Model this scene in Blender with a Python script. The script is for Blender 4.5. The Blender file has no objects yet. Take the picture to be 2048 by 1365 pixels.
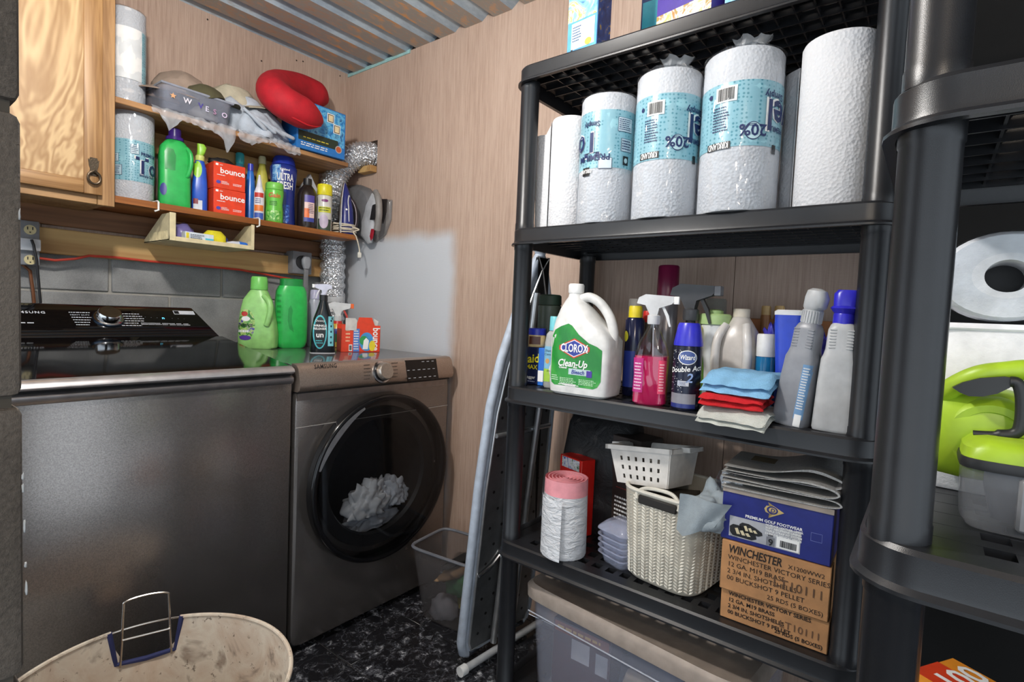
import bpy, bmesh, math, random
from mathutils import Vector, Matrix, noise
random.seed(7)
PI = math.pi
scn = bpy.context.scene
COL = scn.collection
# ------------------------------------------------------------------ camera
CAMZ = 1.175
YAW, PITCH, ROLL, FPX = math.radians(51.93), math.radians(-3.014), math.radians(2.4586), 1071.25
_f = Vector((math.sin(YAW)*math.cos(PITCH), math.cos(YAW)*math.cos(PITCH), math.sin(PITCH)))
_r0 = Vector((math.cos(YAW), -math.sin(YAW), 0)); _u0 = _r0.cross(_f)
_r = math.cos(ROLL)*_r0 + math.sin(ROLL)*_u0
_u = -math.sin(ROLL)*_r0 + math.cos(ROLL)*_u0
cd = bpy.data.cameras.new('camera'); cam = bpy.data.objects.new('camera', cd); COL.objects.link(cam)
cd.sensor_width = 36; cd.lens = FPX/2048*36; cd.clip_start = .02
m = Matrix((( _r.x,_u.x,-_f.x,0),(_r.y,_u.y,-_f.y,0),(_r.z,_u.z,-_f.z,CAMZ),(0,0,0,1)))
cam.matrix_world = m
scn.camera = cam
# measured plan: camera stands at x=0 y=0; back wall y=YB, right wall x=XR, floor z=0
YB, XR, ZC = 2.47, 1.675, 2.365
def ray(px, py): return _f + _r*((px-1024)/FPX) - _u*((py-682.5)/FPX)
def PX(px, py, X): d = ray(px, py); return Vector((0,0,CAMZ)) + d*(X/d.x)
def PY(px, py, Y): d = ray(px, py); return Vector((0,0,CAMZ)) + d*(Y/d.y)
def PZ(px, py, Z): d = ray(px, py); return Vector((0,0,CAMZ)) + d*((Z-CAMZ)/d.z)
# ------------------------------------------------------------------ light
w = bpy.data.worlds.new('world'); scn.world = w; w.use_nodes = True
w.node_tree.nodes['Background'].inputs[0].default_value = (.80,.90,1.0,1)
w.node_tree.nodes['Background'].inputs[1].default_value = 1.3
def lamp(name, loc, power, radius, col):
    l = bpy.data.lights.new(name, 'POINT'); l.energy = power; l.shadow_soft_size = radius; l.color = col
    o = bpy.data.objects.new(name, l); COL.objects.link(o); o.location = loc; return o
lamp('ceiling_bulb', (.26,1.02,2.13), 46, .05, (1,.965,.92))
lamp('hall_bulb', (-.75,-.55,2.1), 20, .07, (1,.86,.70))
scn.view_settings.view_transform = 'Standard'; scn.view_settings.look = 'None'
scn.view_settings.exposure = .46; scn.view_settings.gamma = 1
scn.view_settings.use_curve_mapping = False
# ------------------------------------------------------------------ materials
def lin(c):
    c = c/255.0
    return c/12.92 if c <= .04045 else ((c+.055)/1.055)**2.4
def rgb(c): return (lin(c[0]), lin(c[1]), lin(c[2]), 1)
MATS = {}
class NT:
    def __init__(s, name):
        s.m = bpy.data.materials.new(name); s.m.use_nodes = True; s.t = s.m.node_tree
        s.b = s.t.nodes['Principled BSDF']; s.out = s.t.nodes['Material Output']
    def n(s, kind, **kw):
        nd = s.t.nodes.new(kind)
        for k, v in kw.items():
            if k.startswith('i_'): nd.inputs[k[2:].replace('_',' ')].default_value = v
            else: setattr(nd, k, v)
        return nd
    def l(s, a, b): s.t.links.new(a, b)
    def coord(s, scale=(1,1,1)):
        tc = s.n('ShaderNodeTexCoord'); mp = s.n('ShaderNodeMapping'); mp.inputs['Scale'].default_value = scale
        s.l(tc.outputs['Object'], mp.inputs['Vector']); return mp.outputs['Vector']
    def ramp(s, fac, stops):
        r = s.n('ShaderNodeValToRGB'); e = r.color_ramp.elements
        while len(e) < len(stops): e.new(.5)
        for i, (p, c) in enumerate(stops): e[i].position = p; e[i].color = c if len(c) == 4 else rgb(c)
        s.l(fac, r.inputs['Fac']); return r.outputs['Color']
    def noise(s, vec, scale, detail=3, rough=.5, dist=0):
        nd = s.n('ShaderNodeTexNoise'); nd.inputs['Scale'].default_value = scale; nd.inputs['Detail'].default_value = detail
        nd.inputs['Roughness'].default_value = rough; nd.inputs['Distortion'].default_value = dist
        s.l(vec, nd.inputs['Vector']); return nd.outputs['Fac']
    def bump(s, h, strength=.3, dist=.002):
        b = s.n('ShaderNodeBump'); b.inputs['Strength'].default_value = strength; b.inputs['Distance'].default_value = dist
        s.l(h, b.inputs['Height']); s.l(b.outputs['Normal'], s.b.inputs['Normal'])
    def base(s, rough=.5, metal=0, col=None, spec=None):
        s.b.inputs['Roughness'].default_value = rough; s.b.inputs['Metallic'].default_value = metal
        if col: s.b.inputs['Base Color'].default_value = rgb(col)
        if spec is not None: s.b.inputs['Specular IOR Level'].default_value = spec
def M(col, rough=.45, metal=0, bump=0, bscale=120, alpha=1, var=.06, emit=0, spec=None, name=None):
    """plain painted / moulded surface with a little grain"""
    key = (tuple(col), rough, metal, bump, bscale, alpha, var, emit, spec)
    if key in MATS: return MATS[key]
    t = NT(name or 'surface_%d' % len(MATS)); t.base(rough, metal, col, spec)
    v = t.coord()
    if var:
        f = t.noise(v, 30, 3); a = [min(255, c*(1+var)) for c in col]; b = [c*(1-var) for c in col]
        t.l(t.ramp(f, [(.3, b), (.7, a)]), t.b.inputs['Base Color'])
    if bump: t.bump(t.noise(v, bscale, 3), bump, .002)
    if alpha < 1: t.b.inputs['Alpha'].default_value = alpha
    if emit:
        t.b.inputs['Emission Color'].default_value = rgb(col); t.b.inputs['Emission Strength'].default_value = emit
    MATS[key] = t.m; return t.m
def film(name, col=(244,246,248), face=.0, scale=60, rough=.1, peak=.45):
    """clear crinkled plastic film: mostly see-through, sharp glints"""
    if name in MATS: return MATS[name]
    t = NT(name); v = t.coord((1,1,.45))
    bp = t.n('ShaderNodeBump'); bp.inputs['Strength'].default_value = 1.0; bp.inputs['Distance'].default_value = .010
    t.l(t.noise(v, scale, 2, .5, .8), bp.inputs['Height'])
    tr = t.n('ShaderNodeBsdfTransparent'); tr.inputs['Color'].default_value = rgb(col)
    gl = t.n('ShaderNodeBsdfGlossy'); gl.inputs['Roughness'].default_value = rough; gl.inputs['Color'].default_value = (.95,.97,1,1)
    t.l(bp.outputs['Normal'], gl.inputs['Normal'])
    lw = t.n('ShaderNodeLayerWeight'); t.l(bp.outputs['Normal'], lw.inputs['Normal']); pw = t.n('ShaderNodeMath', operation='POWER'); pw.inputs[1].default_value = 4; t.l(lw.outputs['Facing'], pw.inputs[0])
    fr = t.n('ShaderNodeMath', operation='MULTIPLY_ADD'); fr.inputs[1].default_value = .9; fr.inputs[2].default_value = .035; t.l(pw.outputs[0], fr.inputs[0])
    mr = t.n('ShaderNodeMapRange'); mr.inputs['To Min'].default_value = face; mr.inputs['To Max'].default_value = peak+face
    t.l(fr.outputs[0], mr.inputs['Value'])
    mx = t.n('ShaderNodeMixShader'); t.l(mr.outputs['Result'], mx.inputs['Fac']); t.l(tr.outputs[0], mx.inputs[1]); t.l(gl.outputs[0], mx.inputs[2])
    t.l(mx.outputs[0], t.out.inputs['Surface']); MATS[name] = t.m; return t.m
def wood(name, light, dark, axis='X', scale=9, stretch=14, rough=.5, dist=3.0, bands=1.0):
    if name in MATS: return MATS[name]
    t = NT(name); t.base(rough)
    sc = {'X': (1/stretch,1,1), 'Y': (1,1/stretch,1), 'Z': (1,1,1/stretch)}[axis]
    v = t.coord(sc)
    a = t.noise(v, scale, 4, .6, dist); b = t.noise(v, scale*9, 2, .5)
    wv = t.n('ShaderNodeMath', operation='SINE'); ml = t.n('ShaderNodeMath', operation='MULTIPLY'); ml.inputs[1].default_value = 40*bands
    t.l(a, ml.inputs[0]); t.l(ml.outputs[0], wv.inputs[0])
    mr = t.n('ShaderNodeMapRange'); mr.inputs['From Min'].default_value = -1; t.l(wv.outputs[0], mr.inputs['Value'])
    ad = t.n('ShaderNodeMath', operation='MULTIPLY_ADD'); ad.inputs[1].default_value = .55; t.l(mr.outputs[0], ad.inputs[0]); 
    m2 = t.n('ShaderNodeMath', operation='MULTIPLY'); m2.inputs[1].default_value = .5; t.l(b, m2.inputs[0]); t.l(m2.outputs[0], ad.inputs[2])
    t.l(t.ramp(ad.outputs[0], [(.15, light), (.85, dark)]), t.b.inputs['Base Color'])
    t.bump(b, .15, .001); MATS[name] = t.m; return t.m
# ------------------------------------------------------------------ mesh helpers
class G:
    def __init__(s): s.v = []; s.f = []; s.soft = False
    def add(s, v, f, xf=None):
        o = len(s.v); s.v += [tuple(xf(Vector(p))) if xf else tuple(p) for p in v]; s.f += [tuple(i+o for i in q) for q in f]; return s
    def box(s, x0, x1, y0, y1, z0, z1, xf=None):
        v = [(x0,y0,z0),(x1,y0,z0),(x1,y1,z0),(x0,y1,z0),(x0,y0,z1),(x1,y0,z1),(x1,y1,z1),(x0,y1,z1)]
        return s.add(v, [(0,3,2,1),(4,5,6,7),(0,1,5,4),(1,2,6,5),(2,3,7,6),(3,0,4,7)], xf)
    def rbox(s, x0, x1, y0, y1, z0, z1, r=.004, seg=2, xf=None):
        bm = bmesh.new(); bmesh.ops.create_cube(bm, size=1)
        for q in bm.verts: q.co = Vector(((x0+x1)/2+q.co.x*(x1-x0), (y0+y1)/2+q.co.y*(y1-y0), (z0+z1)/2+q.co.z*(z1-z0)))
        bmesh.ops.bevel(bm, geom=list(bm.edges), offset=r, segments=seg, affect='EDGES', profile=.5)
        bm.verts.index_update(); s.add([q.co[:] for q in bm.verts], [[q.index for q in f.verts] for f in bm.faces], xf); bm.free(); return s
    def loft(s, secs, N=28, cap=True, xf=None):
        """secs: (z, hw, hd, cx, cy, n) super-ellipse sections"""
        v = []; f = []
        for q in secs:
            z, hw, hd, cx, cy, n = (list(q)+[0,0,2][len(q)-3:]) if len(q) < 6 else q
            for k in range(N):
                a = 2*PI*k/N; c, sn = math.cos(a), math.sin(a); e = 2.0/n
                v.append((cx+hw*math.copysign(abs(c)**e, c), cy+hd*math.copysign(abs(sn)**e, sn), z))
        K = len(secs)
        for i in range(K-1):
            for k in range(N): f.append((i*N+k, i*N+(k+1)%N, (i+1)*N+(k+1)%N, (i+1)*N+k))
        if cap: f.append(tuple(range(N-1,-1,-1))); f.append(tuple((K-1)*N+k for k in range(N)))
        return s.add(v, f, xf)
    def lathe(s, prof, N=24, cx=0, cy=0, cap=True, xf=None):
        return s.loft([(z, r, r, cx, cy, 2) for r, z in prof], N, cap, xf)
    def tube(s, path, rad, N=10, cap=True, closed=False, xf=None):
        P = [Vector(p) for p in path]; K = len(P); R = rad if hasattr(rad, '__len__') else [rad]*K
        v = []; f = []; up = None
        for i, p in enumerate(P):
            a = P[(i-1)%K] if (i or closed) else p; b = P[(i+1)%K] if (i < K-1 or closed) else p
            t = (b-a).normalized()
            if up is None: up = Vector((0,0,1)) if abs(t.z) < .9 else Vector((1,0,0))
            x = up.cross(t)
            if x.length < 1e-6: x = Vector((1,0,0)).cross(t)
            x.normalize(); y = t.cross(x); up = y
            for k in range(N):
                q = 2*PI*k/N; v.append(tuple(p + (x*math.cos(q)+y*math.sin(q))*R[i]))
        for i in range(K if closed else K-1):
            j = (i+1) % K
            for k in range(N): f.append((i*N+k, i*N+(k+1)%N, j*N+(k+1)%N, j*N+k))
        if cap and not closed: f.append(tuple(range(N-1,-1,-1))); f.append(tuple((K-1)*N+k for k in range(N)))
        return s.add(v, f, xf)
    def prism(s, poly, y0, y1, xf=None):
        """outline in x,z extruded along y"""
        n = len(poly); v = [(x, y0, z) for x, z in poly]+[(x, y1, z) for x, z in poly]
        f = [tuple(range(n)), tuple(range(2*n-1, n-1, -1))]+[(i, i+n, (i+1)%n+n, (i+1)%n) for i in range(n)]
        return s.add(v, f, xf)
    def build(s, name, mat, parent=None, loc=(0,0,0), rot=(0,0,0), angle=40, label=None):
        me = bpy.data.meshes.new(name); me.from_pydata(s.v, [], s.f); me.validate(); me.update()
        bm = bmesh.new(); bm.from_mesh(me); bmesh.ops.recalc_face_normals(bm, faces=bm.faces); bm.to_mesh(me); bm.free()
        me.shade_smooth(); me.set_sharp_from_angle(angle=math.radians(180 if s.soft else angle))
        me.materials.append(mat)
        o = bpy.data.objects.new(name, me); COL.objects.link(o); o.location = loc; o.rotation_euler = rot
        if parent: o.parent = parent
        if label: o['label'] = label
        return o
def thing(name, label, cat, loc=(0,0,0), rz=0, group=None, rot=None):
    o = bpy.data.objects.new(name, None); COL.objects.link(o); o.empty_display_size = .05
    o.location = loc; o.rotation_euler = rot if rot else (0,0,rz); o['label'] = label; o['category'] = cat
    if group: o['group'] = group
    return o
def tag(o, label, cat, group=None):
    o['label'] = label; o['category'] = cat
    if group: o['group'] = group
    return o
def struct(o): o['kind'] = 'structure'; return o
def inst(src, parent, loc=(0,0,0), rot=(0,0,0)):
    o = src.copy(); COL.objects.link(o); o.parent = parent; o.location = loc; o.rotation_euler = rot; return o
def crumple(g, hw, hd, h, seed=0, amp=.25, sub=3, flat=.35, freq=3.0, xf=None):
    """a crumpled lump sitting on z=0"""
    g.soft = True; bm = bmesh.new(); bmesh.ops.create_icosphere(bm, subdivisions=sub, radius=1)
    for q in bm.verts:
        p = q.co.copy(); o = Vector((seed*7.3, seed*3.1, seed*1.7))
        d = 1 + amp*(abs(noise.noise(p*freq*.55+o))*1.9-.5) + amp*.45*noise.noise(p*freq*1.3+o)
        z = p.z*d; z = max(z, -flat) ; q.co = Vector((p.x*d*hw, p.y*d*hd, (z+flat)/(1+flat)*h))
    bm.verts.index_update(); g.add([q.co[:] for q in bm.verts], [[q.index for q in f.verts] for f in bm.faces], xf); bm.free(); return g
# ---- lettering: glyphs made once, then laid out on any surface
GLY = {}
def make_glyphs():
    chars = 'ABCDEFGHIJKLMNOPQRSTUVWXYZabcdefghijklmnopqrstuvwxyz0123456789%&/.,()-+\''
    objs = []
    for bold in (0, 1):
        for c in chars:
            for body in (c, 'H'+c+'H', ):
                cu = bpy.data.curves.new('g', 'FONT'); cu.body = body; cu.size = 1; cu.resolution_u = 2; cu.offset = .022*bold
                o = bpy.data.objects.new('g', cu); COL.objects.link(o); objs.append((bold, c, body, o))
        cu = bpy.data.curves.new('g', 'FONT'); cu.body = 'HH'; cu.size = 1; cu.resolution_u = 2; cu.offset = .022*bold
        o = bpy.data.objects.new('g', cu); COL.objects.link(o); objs.append((bold, 'HH', 'HH', o))
    bpy.context.view_layer.update(); dg = bpy.context.evaluated_depsgraph_get(); wid = {}
    for bold, c, body, o in objs:
        me = bpy.data.meshes.new_from_object(o.evaluated_get(dg)); xs = [v.co.x for v in me.vertices]
        if body == c: GLY[(bold, c)] = [[(v.co.x, v.co.y) for v in me.vertices], [tuple(p.vertices) for p in me.polygons], 0]
        if body != c or c == 'HH': wid[(bold, c)] = max(xs)-min(xs)
        bpy.data.meshes.remove(me)
    for (bold, c), g in GLY.items():
        if c != 'HH': g[2] = wid[(bold, c)]-wid[(bold, 'HH')]
    for *_, o in objs: cu = o.data; bpy.data.objects.remove(o); bpy.data.curves.remove(cu)
make_glyphs()
def flat(d): return [(-9, 9, d, 0, 0, 99), (9, 9, d, 0, 0, 99)]
def on(sec, x, z, off=0):
    """point on the front (-y) side of a lofted shape"""
    if z <= sec[0][0]: q = sec[0]
    elif z >= sec[-1][0]: q = sec[-1]
    else:
        for a, b in zip(sec, sec[1:]):
            if a[0] <= z <= b[0]:
                t = (z-a[0])/max(1e-9, b[0]-a[0]); q = [a[i]+(b[i]-a[i])*t for i in range(6)]; break
    hw, hd, cx, cy, n = q[1:6]
    if n < 2.06 and hw < 5:           # round things: x runs along the curve
        a = (x-cx)/hw; return (cx+(hw+off)*math.sin(a), cy-(hd+off)*math.cos(a), z)
    u = max(-.9995, min(.9995, (x-cx)/hw))
    return (x, cy-hd*(1-abs(u)**n)**(1/n)-off, z)
def sx(secs): return [(list(q)+[0,0,2][len(q)-3:]) if len(q) < 6 else list(q) for q in secs]
def label(sec, x0, x1, z0, z1, mat, parent, off=.0007, name='label', oval=False, nx=14, nz=8, poly=None):
    g = G(); v = []; f = []
    if poly:
        v = [on(sec, x, z, off) for x, z in poly]; cx = sum(p[0] for p in poly)/len(poly); cz = sum(p[1] for p in poly)/len(poly)
        K = len(poly); v = [on(sec, cx, cz, off)]; R = 5
        for r in range(1, R+1): v += [on(sec, cx+(x-cx)*r/R, cz+(z-cz)*r/R, off) for x, z in poly]
        f = [(0, 1+k, 1+(k+1)%K) for k in range(K)]
        for r in range(R-1): f += [(1+r*K+k, 1+(r+1)*K+k, 1+(r+1)*K+(k+1)%K, 1+r*K+(k+1)%K) for k in range(K)]
    elif oval:
        pl = [((x0+x1)/2+(x1-x0)/2*math.cos(2*PI*k/24), (z0+z1)/2+(z1-z0)/2*math.sin(2*PI*k/24)) for k in range(24)]
        return label(sec, 0,0,0,0, mat, parent, off, name, poly=pl)
    else:
        for j in range(nz+1):
            for i in range(nx+1): v.append(on(sec, x0+(x1-x0)*i/nx, z0+(z1-z0)*j/nz, off))
        f = [(j*(nx+1)+i, j*(nx+1)+i+1, (j+1)*(nx+1)+i+1, (j+1)*(nx+1)+i) for j in range(nz) for i in range(nx)]
    return g.add(v, f).build(name, mat, parent)
def layout(s, size, bold=0, shear=0, gap=0):
    v = []; f = []; x = 0
    for c in s:
        if c == ' ': x += .28; continue
        g = GLY.get((bold, c))
        if not g: continue
        o = len(v); v += [((px+x+py*shear)*size, py*size) for px, py in g[0]]; f += [tuple(i+o for i in q) for q in g[1]]; x += g[2]+gap
    return v, f, x*size
def text(sec, s, size, x, z, mat, parent, bold=0, shear=0, rot=0, off=.0014, fit=None, align='C', name='lettering', gap=0, sy=1):
    lines = s.split('\n'); g = G(); cr, sr = math.cos(rot), math.sin(rot)
    for i, ln in enumerate(lines):
        v, f, wd = layout(ln, size, bold, shear, gap)
        k = fit/wd if (fit and len(lines) == 1) else 1
        ox = {'C': -wd*k/2, 'L': 0, 'R': -wd*k}[align]; oz = -i*size*1.05*sy-size*.35*sy
        pts = []
        for a, b in v:
            a2, b2 = a*k+ox, b*sy+oz; pts.append(on(sec, x+a2*cr-b2*sr, z+a2*sr+b2*cr, off))
        g.add(pts, f)
    return g.build(name, mat, parent)
INK = lambda c=(20,20,24): M(c, .5, var=0)
WHITE = M((238,238,236), .5, var=.02); 
def fine_print(sec, x0, x1, z0, z1, n, mat, parent, off=.0013, rot=0):
    """rows of unreadably small print as little bars"""
    g = G(); random.seed(int(abs(x0*1e5)+n)); dz = (z1-z0)/n
    for i in range(n):
        zc = z1-dz*(i+.5); x = x0
        xe = x0+(x1-x0)*random.uniform(.75, 1)
        while x < xe:
            wd = random.uniform(.05, .16)*(x1-x0); e = min(xe, x+wd)
            g.add([on(sec, x, zc-dz*.22, off), on(sec, e, zc-dz*.22, off), on(sec, e, zc+dz*.22, off), on(sec, x, zc+dz*.22, off)], [(0,1,2,3)]); x = e+(x1-x0)*.03
    return g.build('fine_print', mat, parent)
def barcode(sec, x0, x1, z0, z1, parent, off=.0014):
    g = G(); random.seed(3); x = x0
    while x < x1:
        wd = random.choice((.015,.03,.045))*(x1-x0)
        g.add([on(sec, x, z0, off), on(sec, x+wd, z0, off), on(sec, x+wd, z1, off), on(sec, x, z1, off)], [(0,1,2,3)]); x += wd+random.choice((.015,.03))*(x1-x0)
    return g.build('barcode', INK(), parent)
# ------------------------------------------------------------------ room shell
def m_panel():
    t = NT('plywood_panelling'); t.base(.55); v = t.coord()
    a = t.noise(t.coord((3,3,.12)), 60, 4, .65); b = t.noise(t.coord((1,1,.25)), 3, 3); c = t.noise(t.coord((.2,.2,3)), 180, 2)
    mx = t.n('ShaderNodeMath', operation='MULTIPLY_ADD'); mx.inputs[1].default_value = .6; t.l(a, mx.inputs[0])
    m2 = t.n('ShaderNodeMath', operation='MULTIPLY'); m2.inputs[1].default_value = .4; t.l(b, m2.inputs[0]); t.l(m2.outputs[0], mx.inputs[2])
    col = t.ramp(mx.outputs[0], [(.30, (158,131,114)), (.55, (186,161,144)), (.75, (200,176,160))])
    # sprayed white patch beside the dryer: part of the wall itself
    tc = t.n('ShaderNodeTexCoord'); sp = t.n('ShaderNodeSeparateXYZ'); t.l(tc.outputs['Object'], sp.inputs[0])
    nz = t.noise(v, 7, 3)
    def edge(sock, lo, hi):
        ad = t.n('ShaderNodeMath', operation='MULTIPLY_ADD'); ad.inputs[1].default_value = .05; t.l(nz, ad.inputs[0]); t.l(sock, ad.inputs[2])
        r = t.n('ShaderNodeMapRange', interpolation_type='SMOOTHSTEP'); r.inputs['From Min'].default_value = lo; r.inputs['From Max'].default_value = hi
        t.l(ad.outputs[0], r.inputs['Value']); return r.outputs['Result']
    e1 = edge(sp.outputs['Y'], 1.640, 1.715); e2 = edge(sp.outputs['Z'], 1.570, 1.495)
    m3 = t.n('ShaderNodeMath', operation='MULTIPLY'); t.l(e1, m3.inputs[0]); t.l(e2, m3.inputs[1])
    xx = t.n('ShaderNodeMath', operation='GREATER_THAN'); xx.inputs[1].default_value = XR-.012; t.l(sp.outputs['X'], xx.inputs[0])
    m4 = t.n('ShaderNodeMath', operation='MULTIPLY'); t.l(m3.outputs[0], m4.inputs[0]); t.l(xx.outputs[0], m4.inputs[1])
    mc = t.n('ShaderNodeMix', data_type='RGBA'); t.l(m4.outputs[0], mc.inputs['Factor']); t.l(col, mc.inputs['A']); mc.inputs['B'].default_value = rgb((196,199,204))
    t.l(mc.outputs['Result'], t.b.inputs['Base Color'])
    ad = t.n('ShaderNodeMath', operation='ADD'); t.l(a, ad.inputs[0]); t.l(c, ad.inputs[1]); t.bump(ad.outputs[0], .22, .0015)
    return t.m
PANEL = m_panel()
def m_block(name, a, b, sp=.35):
    t = NT(name); t.base(.9); v = t.coord(); n1 = t.noise(v, 6, 4); n2 = t.noise(v, 260, 3, .7)
    mx = t.n('ShaderNodeMath', operation='MULTIPLY_ADD'); mx.inputs[1].default_value = sp; t.l(n2, mx.inputs[0]); t.l(n1, mx.inputs[2])
    t.l(t.ramp(mx.outputs[0], [(.45, a), (.85, b)]), t.b.inputs['Base Color']); t.bump(n2, .5, .003); return t.m
BLOCK = m_block('grey_concrete_block', (112,112,112), (160,160,158)); MORTAR = m_block('mortar', (150,146,138), (178,174,166))
SHADED_BLOCK = m_block('shaded_concrete_block', (58,52,46), (104,95,86), .5)  # block colour darkened for the shaded near face of the pier
def m_marble():
    t = NT('black_marble_tile'); t.base(.2); v = t.coord()
    a = t.noise(v, 5, 4, .6, 1.2); b = t.noise(v, 34, 7, .78, .6); c = t.noise(v, 7, 3, .6, .5)
    s1 = t.n('ShaderNodeMath', operation='SUBTRACT'); t.l(a, s1.inputs[0]); s1.inputs[1].default_value = .5
    ab = t.n('ShaderNodeMath', operation='ABSOLUTE'); t.l(s1.outputs[0], ab.inputs[0])
    vein = t.ramp(ab.outputs[0], [(0, (66,67,72)), (.004, (34,35,38)), (.012, (22,22,25)), (1, (17,17,19))])
    ck = t.ramp(b, [(.47, (6,6,7)), (.57, (70,72,78)), (.66, (220,223,228))])
    cm = t.ramp(c, [(.40, (.06,.06,.06,1)), (.62, (1,1,1,1))])
    ml = t.n('ShaderNodeMix', data_type='RGBA', blend_type='MULTIPLY'); ml.inputs['Factor'].default_value = 1; t.l(ck, ml.inputs['A']); t.l(cm, ml.inputs['B'])
    ad = t.n('ShaderNodeMix', data_type='RGBA', blend_type='ADD'); ad.inputs['Factor'].default_value = 1; t.l(vein, ad.inputs['A']); t.l(ml.outputs['Result'], ad.inputs['B'])
    t.l(ad.outputs['Result'], t.b.inputs['Base Color']); return t.m
MARBLE = m_marble()
GROUT = M((98,96,94), .8)
X0R, Y0R = -2.2, -2.2     # how far the place goes on behind the camera
floor = struct(G().box(X0R, XR, Y0R, YB, -.1, -.004).build('floor', GROUT))
tile0 = None; TS = .302
for i in range(-6, 3):
    for j in range(-7, 4):
        xa, ya = 1.038+i*TS, 1.425+j*TS
        xb, yb = min(xa+TS-.003, XR), min(ya+TS-.003, YB)
        if xa >= XR-.02 or ya >= YB-.02: continue
        full = xb-xa > TS-.01 and yb-ya > TS-.01
        if full and tile0: inst(tile0, floor, (xa, ya, 0)); continue
        o = G().rbox(0, xb-xa, 0, yb-ya, -.012, 0, .0012, 1).build('tile', MARBLE, floor, (xa, ya, 0))
        if full: tile0 = o
# tiles share a mesh; world-space veining so that no two look alike
for nd in MARBLE.node_tree.nodes:
    if nd.type == 'TEX_COORD':
        ge = MARBLE.node_tree.nodes.new('ShaderNodeNewGeometry')
        for lk in list(MARBLE.node_tree.links):
            if lk.from_node == nd: MARBLE.node_tree.links.new(ge.outputs['Position'], lk.to_socket)
# ceiling: ribbed steel deck, ribs run parallel to the back wall
def m_deck():
    t = NT('rusty_galvanised_deck'); t.base(.6, .0); v = t.coord((.35,1,1))
    a = t.noise(v, 7, 5, .7, .6); b = t.noise(t.coord((.5,1,1)), 40, 4, .7)
    mx = t.n('ShaderNodeMath', operation='MULTIPLY_ADD'); mx.inputs[1].default_value = .45; t.l(b, mx.inputs[0]); t.l(a, mx.inputs[2])
    t.l(t.ramp(mx.outputs[0], [(.45, (160,124,98)), (.60, (188,156,130)), (.74, (166,164,158)), (.86, (222,168,116))]), t.b.inputs['Base Color'])
    return t.m
def m_galv():
    t = NT('galvanised_web'); t.base(.5, .1); a = t.noise(t.coord((.4,1,1)), 12, 5, .7)
    t.l(t.ramp(a, [(.35, (150,166,180)), (.6, (186,202,212)), (.75, (160,132,104))]), t.b.inputs['Base Color']); return t.m
DECK, GALV = m_deck(), m_galv()
ceil = struct(G().box(X0R, XR+.1, Y0R, YB+.1, ZC+.075, ZC+.12).build('ceiling', M((40,38,36), .9)))
RP = .155; y = 2.417; first = None; k = 0
while y > Y0R:
    # one flute: wide flat bottom flange then sloped webs and a raised dark groove
    if first: p = inst(first[0], ceil, (0, y, 0)); q = inst(first[1], ceil, (0, y, 0))
    else:
        g = G(); prof = [(-.155+.052, ZC+.0), (-.012, ZC+.0)]
        g.add([(X0R,a,b) for a,b in prof]+[(XR+.1,a,b) for a,b in prof]+[(X0R,a,b+.002) for a,b in prof]+[(XR+.1,a,b+.002) for a,b in prof],
              [(0,1,3,2),(4,6,7,5),(0,4,5,1),(2,3,7,6),(0,2,6,4),(1,5,7,3)])
        a = g.build('deck_flange', DECK, ceil, (0,y,0))
        g = G(); pr = [(-.012, ZC), (-.010, ZC+.07), (.010, ZC+.07), (.012, ZC+.026), (.052, ZC)]
        n = len(pr); v = [(X0R,a_,b_) for a_,b_ in pr]+[(XR+.1,a_,b_) for a_,b_ in pr]
        v += [(q_[0],q_[1],q_[2]+.002) for q_ in v]
        f = [(i,i+1,i+1+n,i+n) for i in range(n-1)]+[(i+2*n,i+3*n,i+1+3*n,i+1+2*n) for i in range(n-1)]
        b = g.add(v, f).build('deck_groove', GALV, ceil, (0,y,0)); first = (a, b)
    y -= RP; k += 1
# back wall: concrete blocks low, panelling sheets above
wb = struct(G().box(-.4, XR+.1, YB+.006, YB+.12, 0, ZC+.08).build('wall_back', MORTAR))
bl0 = None
for row in range(7):
    z0 = row*.2032-.03
    off = 0 if row % 2 else .2032
    x = -.35-off
    while x < XR:
        xa, xb = max(x, -.4), min(x+.3965, XR); zt = min(z0+.194, 1.40)
        if xb-xa > .03 and zt-max(z0,0) > .01:
            G().rbox(xa, xb, YB-.002, YB+.05, max(z0,0), zt, .003, 1).build('concrete_block', BLOCK, wb)
        x += .4064
for xa, xb in ((-.4,.458),(.46,1.678)):
    G().box(xa, min(xb, XR), YB-.008, YB+.004, 1.398, ZC+.06).build('panel_sheet', PANEL, wb)
# right wall: three upright sheets, the joint behind the bleach shelf shows
wr = struct(G().box(XR+.012, XR+.1, -.02, YB+.1, 0, ZC+.08).build('wall_right', M((70,56,46), .9)))
HY0, HY1, HZ0, HZ1 = 2.203, 2.335, 1.862, 1.995       # duct opening
for ya, yb in ((-.02,.476),(.478,1.697)):
    G().box(XR, XR+.011, ya, yb, 0, ZC+.06).build('panel_sheet', PANEL, wr)
G().box(XR, XR+.011, 1.697, HY0, 0, ZC+.0).build('panel_sheet', PANEL, wr)
G().box(XR, XR+.011, HY1, YB-.008, 0, ZC).box(XR, XR+.011, HY0, HY1, 0, HZ0).box(XR, XR+.011, HY0, HY1, HZ1, ZC).build('panel_sheet', PANEL, wr)
G().box(XR-.004, XR+.006, 1.98, YB-.01, ZC-.012, ZC+.004).build('paint_bead', M((150,190,188), .6), wr, label='pale teal caulk bead at the ceiling joint')
# nail heads in the panelling
nh = G()
for px_, py_ in ((415,39),(606,123),(593,121),(680,152),(523,122)):
    q = PY(px_, py_, YB-.009); nh.lathe([(.0035,0),(.0035,.001)], 8, xf=lambda v, q=q: Vector((q.x+v.x, q.y-v.z, q.z+v.y)))
nh.build('nail_head', INK((50,40,34)), wb)
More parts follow.
